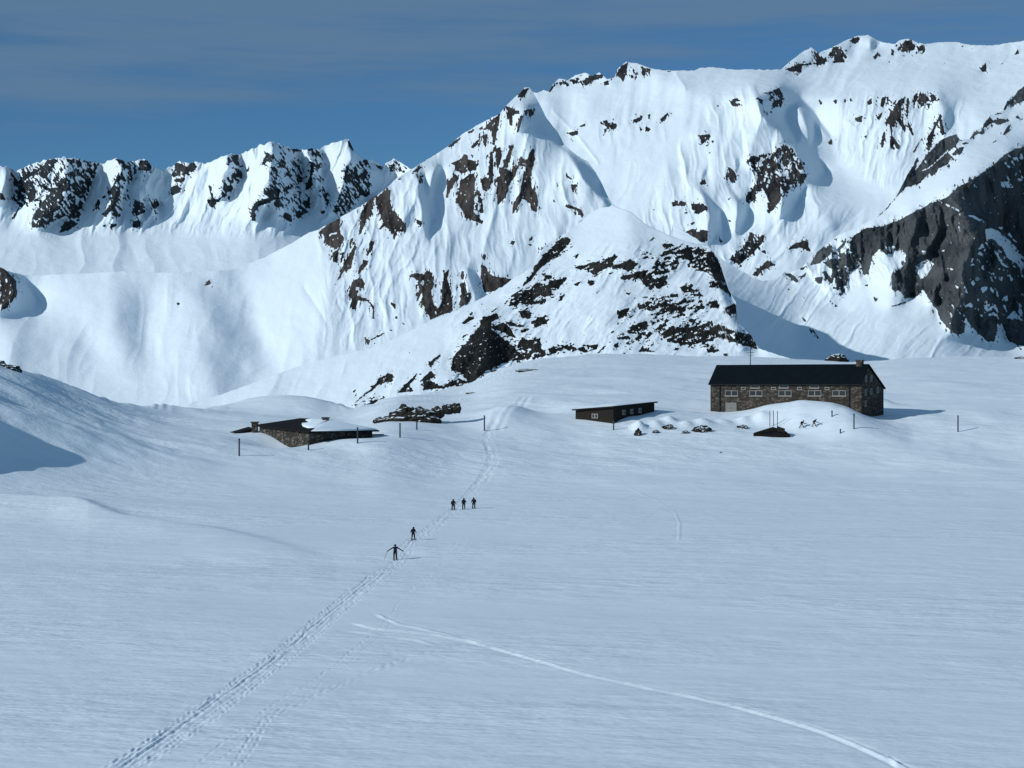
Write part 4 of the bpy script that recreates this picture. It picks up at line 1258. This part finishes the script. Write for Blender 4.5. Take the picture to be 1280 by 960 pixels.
# ------------------------------------------------------------------ the hut sunk in snow
n = at(386, 556, float(ground_D(386, 556)))
HN = Vector((n.x, n.y+1.0, 0)); HNL = Vector((-12.6, 16.4, 0)); HNR = Vector((12.2, 9.4, 0))
zc = CAM_Z
def zv(v, D): return CAM_Z-(v-HZ)*D/F
ze = zv(539.0, HN.y); zr = zv(524, HN.y+13)
hut = empty('buried_hut', HN+HNL/2+HNR/2+UP*(ze-2), 'old grey stone hut sunk in snow to its eaves with two chimneys', 'hut')
LU = 0.95
def hh_(p, q, z): return HN+HNL*p+HNR*q+UP*z
MB().hexa([hh_(p, q, ze-4.5) for p, q in cor], [hh_(p, q, ze+LU*p) for p, q in cor]).build('wall', STONE_HUT, hut)
eo = 0.05
E_ = [hh_(-eo, -eo, ze-0.05), hh_(-eo, 1+eo*1.4, ze-0.05), hh_(1+eo, 1+eo*1.4, ze+LU-0.05), hh_(1+eo, -eo, ze+LU-0.05)]
R_ = [hh_(0.22, 0.5, zr), hh_(0.80, 0.5, zr+0.15)]
lo_ = [p-UP*0.28 for p in E_]
hroof = MB().add(E_+R_+lo_, [[0, 3, 5, 4], [2, 1, 4, 5], [1, 0, 4], [3, 2, 5], [0, 1, 7, 6], [1, 2, 8, 7], [2, 3, 9, 8], [3, 0, 6, 9], [9, 8, 7, 6]]).build('roof', SHAKE, hut)
def slope_snow(tri, poly, h, seed):
    """a soft slab of snow lying on a roof plane; poly in plane coordinates of tri (origin, edge 1, edge 2)"""
    o, e1, e2 = tri; nrm = e1.cross(e2).normalized()
    if nrm.z < 0: nrm = -nrm
    P = [o+e1*a+e2*b for a, b in poly]; c = sum(P, Vector())/len(P)
    n_ = len(P); inner = [c+(p-c)*0.78 for p in P]
    vs = [p+nrm*0.02 for p in P]+[p+nrm*h*0.75+(c-p)*0.05 for p in P]+[p+nrm*h for p in inner]+[c+nrm*h*1.1]
    fs = [[i, (i+1) % n_, n_+(i+1) % n_, n_+i] for i in range(n_)]+[[n_+i, n_+(i+1) % n_, 2*n_+(i+1) % n_, 2*n_+i] for i in range(n_)]+[[2*n_+i, 2*n_+(i+1) % n_, 3*n_] for i in range(n_)]
    off = parent_world(hroof)
    return mesh_obj('snow_cap', [v-off for v in vs], fs, SNOWM, hroof, True)
slope_snow((E_[0], E_[1]-E_[0], R_[0]-E_[0]), [(0.02, 0.02), (0.5, 0.0), (0.97, 0.02), (0.55, 0.42), (0.02, 0.95), (0.0, 0.5)], 0.32, 1)
slope_snow((E_[0], E_[3]-E_[0], R_[0]-E_[0]), [(0.0, 0.3), (0.10, 0.22), (0.22, 0.3), (0.30, 0.46), (0.20, 0.6), (0.34, 0.75), (0.26, 0.92), (0.0, 0.97)], 0.28, 2)
slope_snow((E_[2], E_[1]-E_[2], R_[1]-E_[2]), [(0.02, 0.05), (0.5, 0.02), (0.95, 0.05), (0.75, 0.55), (0.40, 0.95), (0.05, 0.9)], 0.3, 3)
for u, v0, v1, dd in ((318.5, 527.0, 541, 16.5), (407, 521.5, 534, 8.0)):
    D = HN.y+dd; x = (u-640)*D/F; w = 0.62
    m = MB().box((x, D, (zv(v0+1.5, D)+zv(v1, D))/2), (w, 0, 0), (0, w, 0), (0, 0, (zv(v0+1.5, D)-zv(v1, D))/2))
    m.box((x, D, zv(v0+0.8, D)), (w*1.3, 0, 0), (0, w*1.3, 0), (0, 0, 0.13))
    m.build('chimney', STONE_HUT, hroof)
# roof edge of the annex at its left and boards under the right eave
D1 = HN.y+14; D2 = HN.y+17
p1 = Vector(((276-640)*D1/F, D1, zv(547, D1))); p2 = Vector(((317-640)*D2/F, D2, zv(535.0, D2)))
dv_ = (p2-p1).normalized(); sd_ = Vector((dv_.y, -dv_.x, 0)).normalized()
m = MB(); t0_, t1_ = 0.0, 1.0
m.add([p1, p2, p2-UP*0.55, p1-UP*0.45]+[q-sd_*4 for q in (p1+UP*0.2, p2+UP*0.2, p2-UP*0.55, p1-UP*0.45)], [[0, 1, 2, 3], [7, 6, 5, 4], [0, 4, 5, 1], [1, 5, 6, 2], [2, 6, 7, 3], [3, 7, 4, 0]])
m.build('annex_roof', SHAKE, hut)
m = MB(); q1 = hh_(-0.06, 0.55, ze-0.75); q2 = hh_(-0.06, 1.12, ze-0.85)
m.add([q1, q2, q2-UP*0.3, q1-UP*0.3]+[q-HNL*0.02 for q in (q1, q2, q2-UP*0.3, q1-UP*0.3)], [[0, 1, 2, 3], [7, 6, 5, 4], [0, 4, 5, 1], [1, 5, 6, 2], [2, 6, 7, 3], [3, 7, 4, 0]])
m.build('eave_board', TIMBER, hut)

# ------------------------------------------------------------------ snow poles
POLES = [(299, 548, 570, 'tall blue grey marker pole in front of the left end of the buried hut'),
         (385.5, 552, 563, 'short marker pole at the near corner of the buried hut'),
         (447, 536, 556, 'marker pole at the right end of the buried hut'),
         (500, 529, 547, 'left marker pole below the rock outcrop between hut and ski track'),
         (521, 527.5, 538, 'small marker pole just right of the one below the rock outcrop'),
         (605.5, 520, 539, 'marker pole at the bend where the ski track climbs the saddle'),
         (767, 525, 538, 'marker pole in front of the near corner of the lean-to shed'),
         (1040, 513.5, 521, 'short marker pole on the snow drift before the stone house'),
         (1050.5, 536.5, 542, 'tiny stub of a marker pole between two walkers and a taller pole'),
         (1067.5, 519, 538, 'marker pole right of the two walkers near the stone house'),
         (1197.5, 519.5, 540, 'marker pole alone on the snow far right of the stone house')]
for u, vt, vb, lab in POLES:
    p = stand(u, vb); h = (vb-vt)*p.y/F; r_ = 0.165
    root = empty('marker_pole', p, lab, 'marker pole', 'marker poles standing in the snow')
    MB().tube([p-UP*0.8, p+UP*(h-0.25)], [r_, r_*0.92], 10).build('post', POLE, root)
    MB().tube([p+UP*(h-0.25), p+UP*(h-0.06), p+UP*h], [r_*1.12, r_*1.12, r_*0.7], 10).build('cap', IRON, root)

# three thin rods by the buried roof
for i, (u, vt, lab) in enumerate([(962.3, 513.5, 'left one of three thin iron rods behind the half buried roof'), (966.8, 513, 'middle one of three thin iron rods behind the half buried roof'), (971.8, 514, 'right one of three thin iron rods behind the half buried roof')]):
    p = stand(u, 534); o = MB().tube([p-UP*0.6, Vector((p.x, p.y, CAM_Z-(vt-HZ)*p.y/F))], 0.075, 6).build('iron_rod', IRON)
    o.data.transform(Matrix.Translation(-p)); o.location = p
    tag(o, lab, 'rod', 'thin iron rods')

# half buried roof
def P_(u, v, D): return at(u, v, D)
b = stand(966, 546); D = b.y
pts = [P_(942, 541.0, D-0.6), P_(963, 546.8, D-0.5), P_(988, 543.6, D-0.6), P_(981, 538.2, D+0.3), P_(966, 533.5, D+0.8)]
low = [p+Vector((0, 1.5, -2.2)) for p in pts[:4]]
br = empty('buried_roof', b, 'dark roof of a small building almost wholly buried in snow by three rods', 'roof')
MB().add(pts+low, [[0, 1, 4], [1, 2, 3, 4], [0, 4, 3], [0, 5, 6, 1], [1, 6, 7, 2], [2, 7, 8, 3], [3, 8, 5, 0], [8, 7, 6, 5]]).build('roof_slope', SHAKE, br)
q = [pts[4]+(pts[3]-pts[4])*0.35, pts[4]+(pts[3]-pts[4])*0.95]
m = MB().box((q[0]+q[1])/2+Vector((0, -0.4, -0.1)), (q[1]-q[0])*0.5, (0, 0.6, 0), (0, 0, 0.55)); m.build('dormer', TIMBER, br)

# ------------------------------------------------------------------ rocks showing through the snow
def rock(name, u, v, w_px, h_px, seed, label, deep=0.7, lumps=None, group='rocks showing through the snow', mat=None):
    """an irregular boulder; lumps = list of (du px, dv px, w px, h px) that make one outcrop"""
    p = stand(u, v); s = p.y/F
    bm = bmesh.new(); rnd = random.Random(seed)
    for (du, dv, w, h) in (lumps or [(0, 0, w_px, h_px)]):
        g = bmesh.ops.create_icosphere(bm, subdivisions=4, radius=1.0)
        ox, oy = rnd.random()*50, rnd.random()*50
        vl = g['verts']; d = np.array([vt.co.normalized() for vt in vl])
        ar = d[:, 0]*1.6+ox; br_ = d[:, 1]*1.6+d[:, 2]*2.1+oy
        k = (0.72+0.6*fbm(ar, br_, 4, seed, 0.6))*(0.85+0.3*vnoise(ar*2.7, br_*2.7, seed+3))
        for vt, dd, kk in zip(vl, d, k):
            vt.co = Vector((dd[0]*kk*w*s/2+du*s, dd[1]*kk*w*s*deep/2, dd[2]*kk*h*s*0.95-dv*s))
    me = bpy.data.meshes.new(name); bm.to_mesh(me); bm.free(); me.materials.append(mat or ROCKM)
    o = bpy.data.objects.new(name, me); COL.objects.link(o); o.location = p
    return tag(o, label, 'rock', group)
rock('rock_outcrop', 512, 526, 80, 16, 3, 'long brown rock outcrop with snow caps between the buried hut and the saddle', 0.5,
     [(-24, 2, 30, 8), (-6, 0, 40, 19), (16, -2, 42, 13), (-38, 1, 14, 5), (34, -9, 18, 8), (48, -14, 16, 7), (57, -15, 13, 7)])
rock('boulder', 1046, 452, 26, 9, 5, 'round dark boulder peeping over the crest behind the stone house', 0.8)
rock('boulder', 6, 459, 34, 6, 8, 'dark rock on the crest at the left edge of the shaded slope', 0.8, [(-10, 1, 26, 9), (6, 4, 24, 7), (15, 6, 12, 5)])
rock('boulder', 797.5, 544, 9, 8, 9, 'upright dark rock at the left end of the snowed over wall', 0.8)
rock('boulder', 819.5, 541, 9, 3.2, 10, 'small flat rock second from the left along the snowed over wall', 0.8)
rock('boulder', 836, 536, 15, 5.5, 11, 'dark rock with a snow hood third from the left along the snowed over wall', 0.8)
rock('boulder', 857, 541.5, 10, 3, 12, 'low dark rock under a drift midway along the snowed over wall', 0.8)
rock('boulder', 877, 539, 22, 7, 13, 'largest rock of the snowed over wall, left of the stone house corner', 0.7)
rock('boulder', 928, 535, 15, 4.2, 14, 'flat rock just left of the half buried roof', 0.7)
rock('boulder', 660, 464, 28, 2.6, 15, 'thin dark rock ledge on the snow just below the knoll', 0.5)
rock('boulder', 590, 492, 13, 1.6, 16, 'tiny sliver of rock on the snow above the saddle', 0.6)
rock('boulder', 617, 466, 7, 3, 17, 'small dark rock at the foot of the black cliff face of the knoll', 0.7)
rock('boulder', 1277, 449, 16, 3, 18, 'dark rock on the snow crest at the right edge', 0.7)
rock('boulder', 901, 567, 3, 1.5, 19, 'tiny stone lying alone on the open snow below the buried wall', 0.9)

# ------------------------------------------------------------------ people
CLOTH = plain('black_ski_clothing', (0.006, 0.007, 0.010), 0.85, 0, 0.3, 8, 0.1)
PACK = plain('dark_blue_pack', (0.010, 0.013, 0.022), 0.8, 0, 0.3, 8, 0.1)
HAT = plain('black_wool_hat', (0.006, 0.006, 0.008), 0.9, 0, 0.3, 10, 0.1)
REDG = plain('red_glove', (0.30, 0.06, 0.06), 0.8, 0, 0.2, 8, 0.1)
GLOVE = plain('black_glove', (0.008, 0.008, 0.009), 0.85, 0, 0.2, 8, 0.1)
SKIN = plain('skin', (0.45, 0.28, 0.2), 0.6, 0, 0.1, 8, 0.3)
SKI = plain('dark_ski', (0.02, 0.022, 0.03), 0.5, 0, 0.3, 5, 0.3)

def skin_body(J, E, Rr, root):
    me = bpy.data.meshes.new('body'); names = list(J)
    me.from_pydata([J[k] for k in names], [(names.index(a), names.index(b)) for a, b in E], [])
    o = bpy.data.objects.new('body', me); COL.objects.link(o)
    md = o.modifiers.new('skin', 'SKIN')
    for i, k in enumerate(names):
        r = Rr[k]; me.skin_vertices[0].data[i].radius = r if isinstance(r, tuple) else (r, r)
        me.skin_vertices[0].data[i].use_root = (k == root)
    sd = o.modifiers.new('sub', 'SUBSURF'); sd.levels = 2; sd.render_levels = 2
    dg = bpy.context.evaluated_depsgraph_get(); dg.update()
    m2 = bpy.data.meshes.new_from_object(o.evaluated_get(dg))
    bpy.data.objects.remove(o); bpy.data.meshes.remove(me)
    m2.name = 'body'; m2.polygons.foreach_set('use_smooth', [True]*len(m2.polygons))
    return m2

def person(u, v, yaw, label, group, lean=0.12, stride=0.28, arms=((-0.34, 0.16), (0.34, 0.16)), skis=True, red_left=False, height=1.78, pack=True, girth=1.12):
    """standing or striding figure; +y is forward before the turn by yaw (degrees, 0 = away from the camera)"""
    root = empty('person', stand(u, v), label, 'person', group)
    root.rotation_euler = (0, 0, R(yaw))
    def bend(x, y, z):                                  # lean the upper body forward about the hips
        if z <= 0.92: return Vector((x, y, z))
        t = (z-0.92); return Vector((x, y+math.sin(lean)*t*1.15, 0.92+t*math.cos(lean)))
    J = {}
    J['pelvis'] = Vector((0, 0, 0.95)); J['waist'] = bend(0, 0, 1.1); J['chest'] = bend(0, 0, 1.33); J['neck'] = bend(0, 0.01, 1.5)
    J['head'] = bend(0, 0.03, 1.63); J['crown'] = bend(0, 0.03, 1.74)
    for s, nme in ((-1, 'l'), (1, 'r')):
        f = stride*s
        J['hip'+nme] = Vector((0.10*s, 0, 0.90)); J['knee'+nme] = Vector((0.12*s, f*0.5+0.05, 0.50)); J['ank'+nme] = Vector((0.13*s, f-0.02, 0.10)); J['toe'+nme] = Vector((0.14*s, f+0.16, 0.06))
        ax, ay = arms[0] if s < 0 else arms[1]
        sh = bend(0.19*s, 0, 1.42); J['sh'+nme] = sh
        J['elb'+nme] = sh+Vector((ax*0.55, ay*0.1-0.04, -0.24)); J['wri'+nme] = sh+Vector((ax*0.95, ay*1.6, -0.42)); 
    E = [('pelvis', 'waist'), ('waist', 'chest'), ('chest', 'neck'), ('neck', 'head'), ('head', 'crown')]
    rad = dict(pelvis=(0.165, 0.125), waist=(0.16, 0.12), chest=(0.185, 0.135), neck=0.065, head=0.105, crown=0.075)
    for nme in 'lr':
        E += [('pelvis', 'hip'+nme), ('hip'+nme, 'knee'+nme), ('knee'+nme, 'ank'+nme), ('ank'+nme, 'toe'+nme), ('chest', 'sh'+nme), ('sh'+nme, 'elb'+nme), ('elb'+nme, 'wri'+nme)]
        rad.update({'hip'+nme: 0.115, 'knee'+nme: 0.085, 'ank'+nme: 0.07, 'toe'+nme: 0.055, 'sh'+nme: 0.085, 'elb'+nme: 0.062, 'wri'+nme: 0.05})
    me = skin_body(J, E, rad, 'pelvis')
    me.materials.clear(); me.materials.append(CLOTH); me.materials.append(SKIN)
    hd = J['head']
    for p in me.polygons:
        c = p.center
        if c.z > hd.z-0.09 and c.y > hd.y+0.05: p.material_index = 1
    sc_ = height/1.78
    bo = bpy.data.objects.new('body', me); COL.objects.link(bo); bo.parent = root; bo.scale = (sc_*girth, sc_*girth, sc_)
    def part(mb, nm, mat, smooth=True):
        o = mesh_obj(nm, mb.v, mb.f, mat, root, smooth); o.scale = (sc_*girth, sc_*girth, sc_); return o
    # hat
    m = MB(); n_ = 12; rings = [(-0.01, 0.122), (0.05, 0.126), (0.10, 0.108), (0.14, 0.07), (0.155, 0.015)]
    m.tube([hd+Vector((0, -0.005, z)) for z, r in rings], [r for z, r in rings], n_); part(m, 'hat', HAT)
    # gloves: palm, four fingers curled round the grip, thumb
    for s, nme in ((-1, 'l'), (1, 'r')):
        w = J['wri'+nme]; fd = (w-J['elb'+nme]).normalized(); sd2 = Vector((s, 0, 0)); pd = fd.cross(sd2).normalized()
        m = MB().tube([w-fd*0.02, w+fd*0.04, w+fd*0.09], [0.045, 0.052, 0.042], 8)
        for k, L in enumerate((0.062, 0.07, 0.066, 0.05)):
            b_ = w+fd*0.085+pd*(0.036-0.024*k); m.tube([b_, b_+fd*L*0.5-sd2*0.012, b_+fd*L*0.6-sd2*0.045], [0.013, 0.012, 0.009], 6)
        b_ = w+fd*0.03+pd*0.045; m.tube([b_, b_+fd*0.035+pd*0.03, b_+fd*0.065+pd*0.025-sd2*0.02], [0.016, 0.014, 0.010], 6)
        part(m, 'glove', REDG if (red_left and s < 0) else GLOVE)
    if pack:
        m = MB(); prf = [(0.98, 0.13, 0.10), (1.06, 0.17, 0.13), (1.25, 0.18, 0.14), (1.42, 0.165, 0.12), (1.53, 0.12, 0.08)]
        vs, fs = [], []
        for z, hx, hy in prf:
            c = bend(0, -0.24, z)
            for k in range(10):
                a_ = 2*math.pi*k/10; ca_, sa_ = math.cos(a_), math.sin(a_)
                vs.append(c+Vector((hx*abs(ca_)**0.6*(1 if ca_ > 0 else -1), hy*abs(sa_)**0.6*(1 if sa_ > 0 else -1), 0)))
        for i in range(len(prf)-1):
            for k in range(10): fs.append([i*10+k, i*10+(k+1) % 10, (i+1)*10+(k+1) % 10, (i+1)*10+k])
        fs += [list(range(10))[::-1], [40+k for k in range(10)]]
        m.add(vs, fs); pk = part(m, 'backpack', PACK)
    if skis:
        for s in (-1, 1):
            f = stride*s; m = MB()
            yy = [-0.75, -0.4, 0.0, 0.5, 0.8, 0.93]; zz = [0.02, 0.02, 0.02, 0.02, 0.05, 0.13]; ww = [0.05, 0.047, 0.043, 0.05, 0.054, 0.02]
            vs, fs = [], []
            for y_, z_, w_ in zip(yy, zz, ww):
                for dx, dz in ((-w_, 0), (w_, 0), (w_, 0.018), (-w_, 0.018)): vs.append(Vector((0.135*s+dx, f+y_, z_+dz)))
            for i in range(5):
                for k in range(4): fs.append([i*4+k, i*4+(k+1) % 4, (i+1)*4+(k+1) % 4, (i+1)*4+k])
            fs += [[3, 2, 1, 0], [20, 21, 22, 23]]; m.add(vs, fs); part(m, 'ski', SKI, False)
    mw = Matrix.Translation(root.location) @ Matrix.Rotation(R(yaw), 4, 'Z') @ Matrix.Diagonal((sc_*girth, sc_*girth, sc_, 1))
    return {k: mw @ v_ for k, v_ in J.items()}

def ski_pole(hand, tip, label):
    d = (hand-tip).normalized(); top = hand+d*0.10
    root = empty('ski_pole', tip, label, 'ski pole', 'ski poles of the rearmost skier')
    MB().tube([tip, top-d*0.14], [0.012, 0.02], 6).build('shaft', IRON, root)
    MB().tube([top-d*0.14, top], [0.026, 0.028], 8).build('grip', GLOVE, root)
    MB().tube([tip+d*0.07, tip+d*0.09], [0.055, 0.03], 8).build('basket', GLOVE, root)

SK = 'skiers climbing the track'
J1 = person(494, 700.5, 4, 'rearmost skier in black with both arms spread wide on ski poles', SK, 0.10, 0.18, ((-0.62, 0.10), (0.62, 0.10)), height=1.86)
for k, du, lab in (('wril', -0.42, 'left ski pole of the rearmost skier with spread arms'), ('wrir', 0.42, 'right ski pole of the rearmost skier with spread arms')):
    h = J1[k]+Vector((0, 0.05, -0.03)); x, y = h.x+du, h.y-0.25
    ski_pole(h, Vector((x, y, ground_z(x, y)+0.02)), lab)
person(516.5, 676, -8, 'skier in black with a red glove alone between the rearmost skier and the three ahead', SK, 0.2, 0.26, ((-0.2, 0.2), (0.1, 0.2)), red_left=True, height=1.75)
person(566.5, 637.5, -6, 'left skier of the three standing close together on the track', SK, 0.12, 0.2, ((-0.1, 0.16), (0.1, 0.16)), height=1.74, girth=1.35)
person(579.7, 636.8, 0, 'middle skier of the three standing close together on the track', SK, 0.1, 0.12, ((-0.06, 0.18), (0.06, 0.18)), height=1.74, girth=1.35)
person(592.3, 636.2, 5, 'right skier of the three standing close together, beside the track', SK, 0.12, 0.1, ((-0.09, 0.18), (0.09, 0.18)), height=1.8, girth=1.35)
WK = 'walkers by the stone house'
person(1002, 535.5, -80, 'left of two people with packs striding to the right in front of the stone house', WK, 0.5, 0.42, ((-0.2, 0.35), (0.2, 0.35)), height=1.95, skis=False)
person(1017.5, 534.8, -82, 'right of two people with packs striding to the right in front of the stone house', WK, 0.5, 0.40, ((-0.2, 0.35), (0.2, 0.35)), height=1.92, skis=False)
# ------------------------------------------------------------------ valley floor far below the crests
me = bpy.data.meshes.new('valley_floor')
S_ = 16000
me.from_pydata([(-S_, -2000, -70), (S_, -2000, -70), (S_, S_, -70), (-S_, S_, -70)], [], [(0, 1, 2, 3)])
vf = bpy.data.objects.new('valley_floor', me); COL.objects.link(vf)
m_, nt_, b_ = new_mat('valley_snow')
nt_.links.new(mix_col(nt_, noise(nt_, 0.01, 4), SNOW, tuple(k*0.93 for k in SNOW)), b_.inputs['Base Color']); b_.inputs['Roughness'].default_value = 0.8
me.materials.append(m_)
tag(vf, 'snow covered valley floor hidden behind the crests', 'valley floor', kind='structure')

# ------------------------------------------------------------------ sky, sun, camera
wd = bpy.data.worlds.new('World'); SC.world = wd; wd.use_nodes = True
nt = wd.node_tree; nt.nodes.clear()
out = nt.nodes.new('ShaderNodeOutputWorld'); bg = nt.nodes.new('ShaderNodeBackground')
sky = nt.nodes.new('ShaderNodeTexSky'); sky.sky_type = 'NISHITA'; sky.sun_disc = False
sky.sun_elevation = SUN_EL; sky.sun_rotation = SUN_AZ; sky.altitude = 2300
sky.air_density = 1.0; sky.dust_density = 0.2; sky.ozone_density = 5.0
tc = nt.nodes.new('ShaderNodeTexCoord')
n1 = noise(nt, 1.0, 6, 0.6, tc.outputs['Generated'], (2.2, 2.2, 26), (0.03, -0.03, 0))
n2 = noise(nt, 1.0, 4, 0.6, tc.outputs['Generated'], (5, 5, 60), (0.05, -0.04, 0))
cl = mth(nt, 'ADD', mth(nt, 'MULTIPLY', n1, 0.75), mth(nt, 'MULTIPLY', n2, 0.25))
sxyz = nt.nodes.new('ShaderNodeSeparateXYZ'); nt.links.new(tc.outputs['Generated'], sxyz.inputs[0])
cl = mth(nt, 'ADD', cl, mth(nt, 'MULTIPLY', mth(nt, 'SUBTRACT', sxyz.outputs[2], 0.165), 2.2))
mr = nt.nodes.new('ShaderNodeMapRange'); mr.interpolation_type = 'SMOOTHSTEP'
mr.inputs[1].default_value = 0.43; mr.inputs[2].default_value = 0.62; mr.inputs[3].default_value = 0.0; mr.inputs[4].default_value = CLOUD
nt.links.new(cl, mr.inputs[0])
tint = nt.nodes.new('ShaderNodeMix'); tint.data_type = 'RGBA'; tint.blend_type = 'MULTIPLY'
tint.inputs[0].default_value = 1.0; nt.links.new(sky.outputs[0], tint.inputs[6]); tint.inputs[7].default_value = (*SKY_TINT, 1)
col = mix_col(nt, mr.outputs[0], tint.outputs[2], CLOUD_COL)
nt.links.new(col, bg.inputs[0]); bg.inputs[1].default_value = SKY_STRENGTH
nt.links.new(bg.outputs[0], out.inputs[0])

ld = bpy.data.lights.new('sun', 'SUN'); ld.energy = SUN_STRENGTH; ld.angle = R(0.5); ld.color = SUN_COLOR
lo = bpy.data.objects.new('sun', ld); COL.objects.link(lo); lo.location = (-300, -200, 500)
lo.rotation_euler = (-SUN).to_track_quat('-Z', 'Y').to_euler()

cam = bpy.data.cameras.new('camera'); cam.sensor_width = 36; cam.lens = F*36/1280; cam.clip_start = 1; cam.clip_end = 60000
co = bpy.data.objects.new('camera', cam); COL.objects.link(co)
co.location = (0, 0, CAM_Z); co.rotation_euler = (R(90), 0, 0)
SC.camera = co
SC.view_settings.view_transform = 'Standard'; SC.view_settings.look = 'None'
SC.view_settings.exposure = EXPOSURE; SC.view_settings.gamma = 1
SC.cycles.max_bounces = 6; SC.cycles.diffuse_bounces = 3
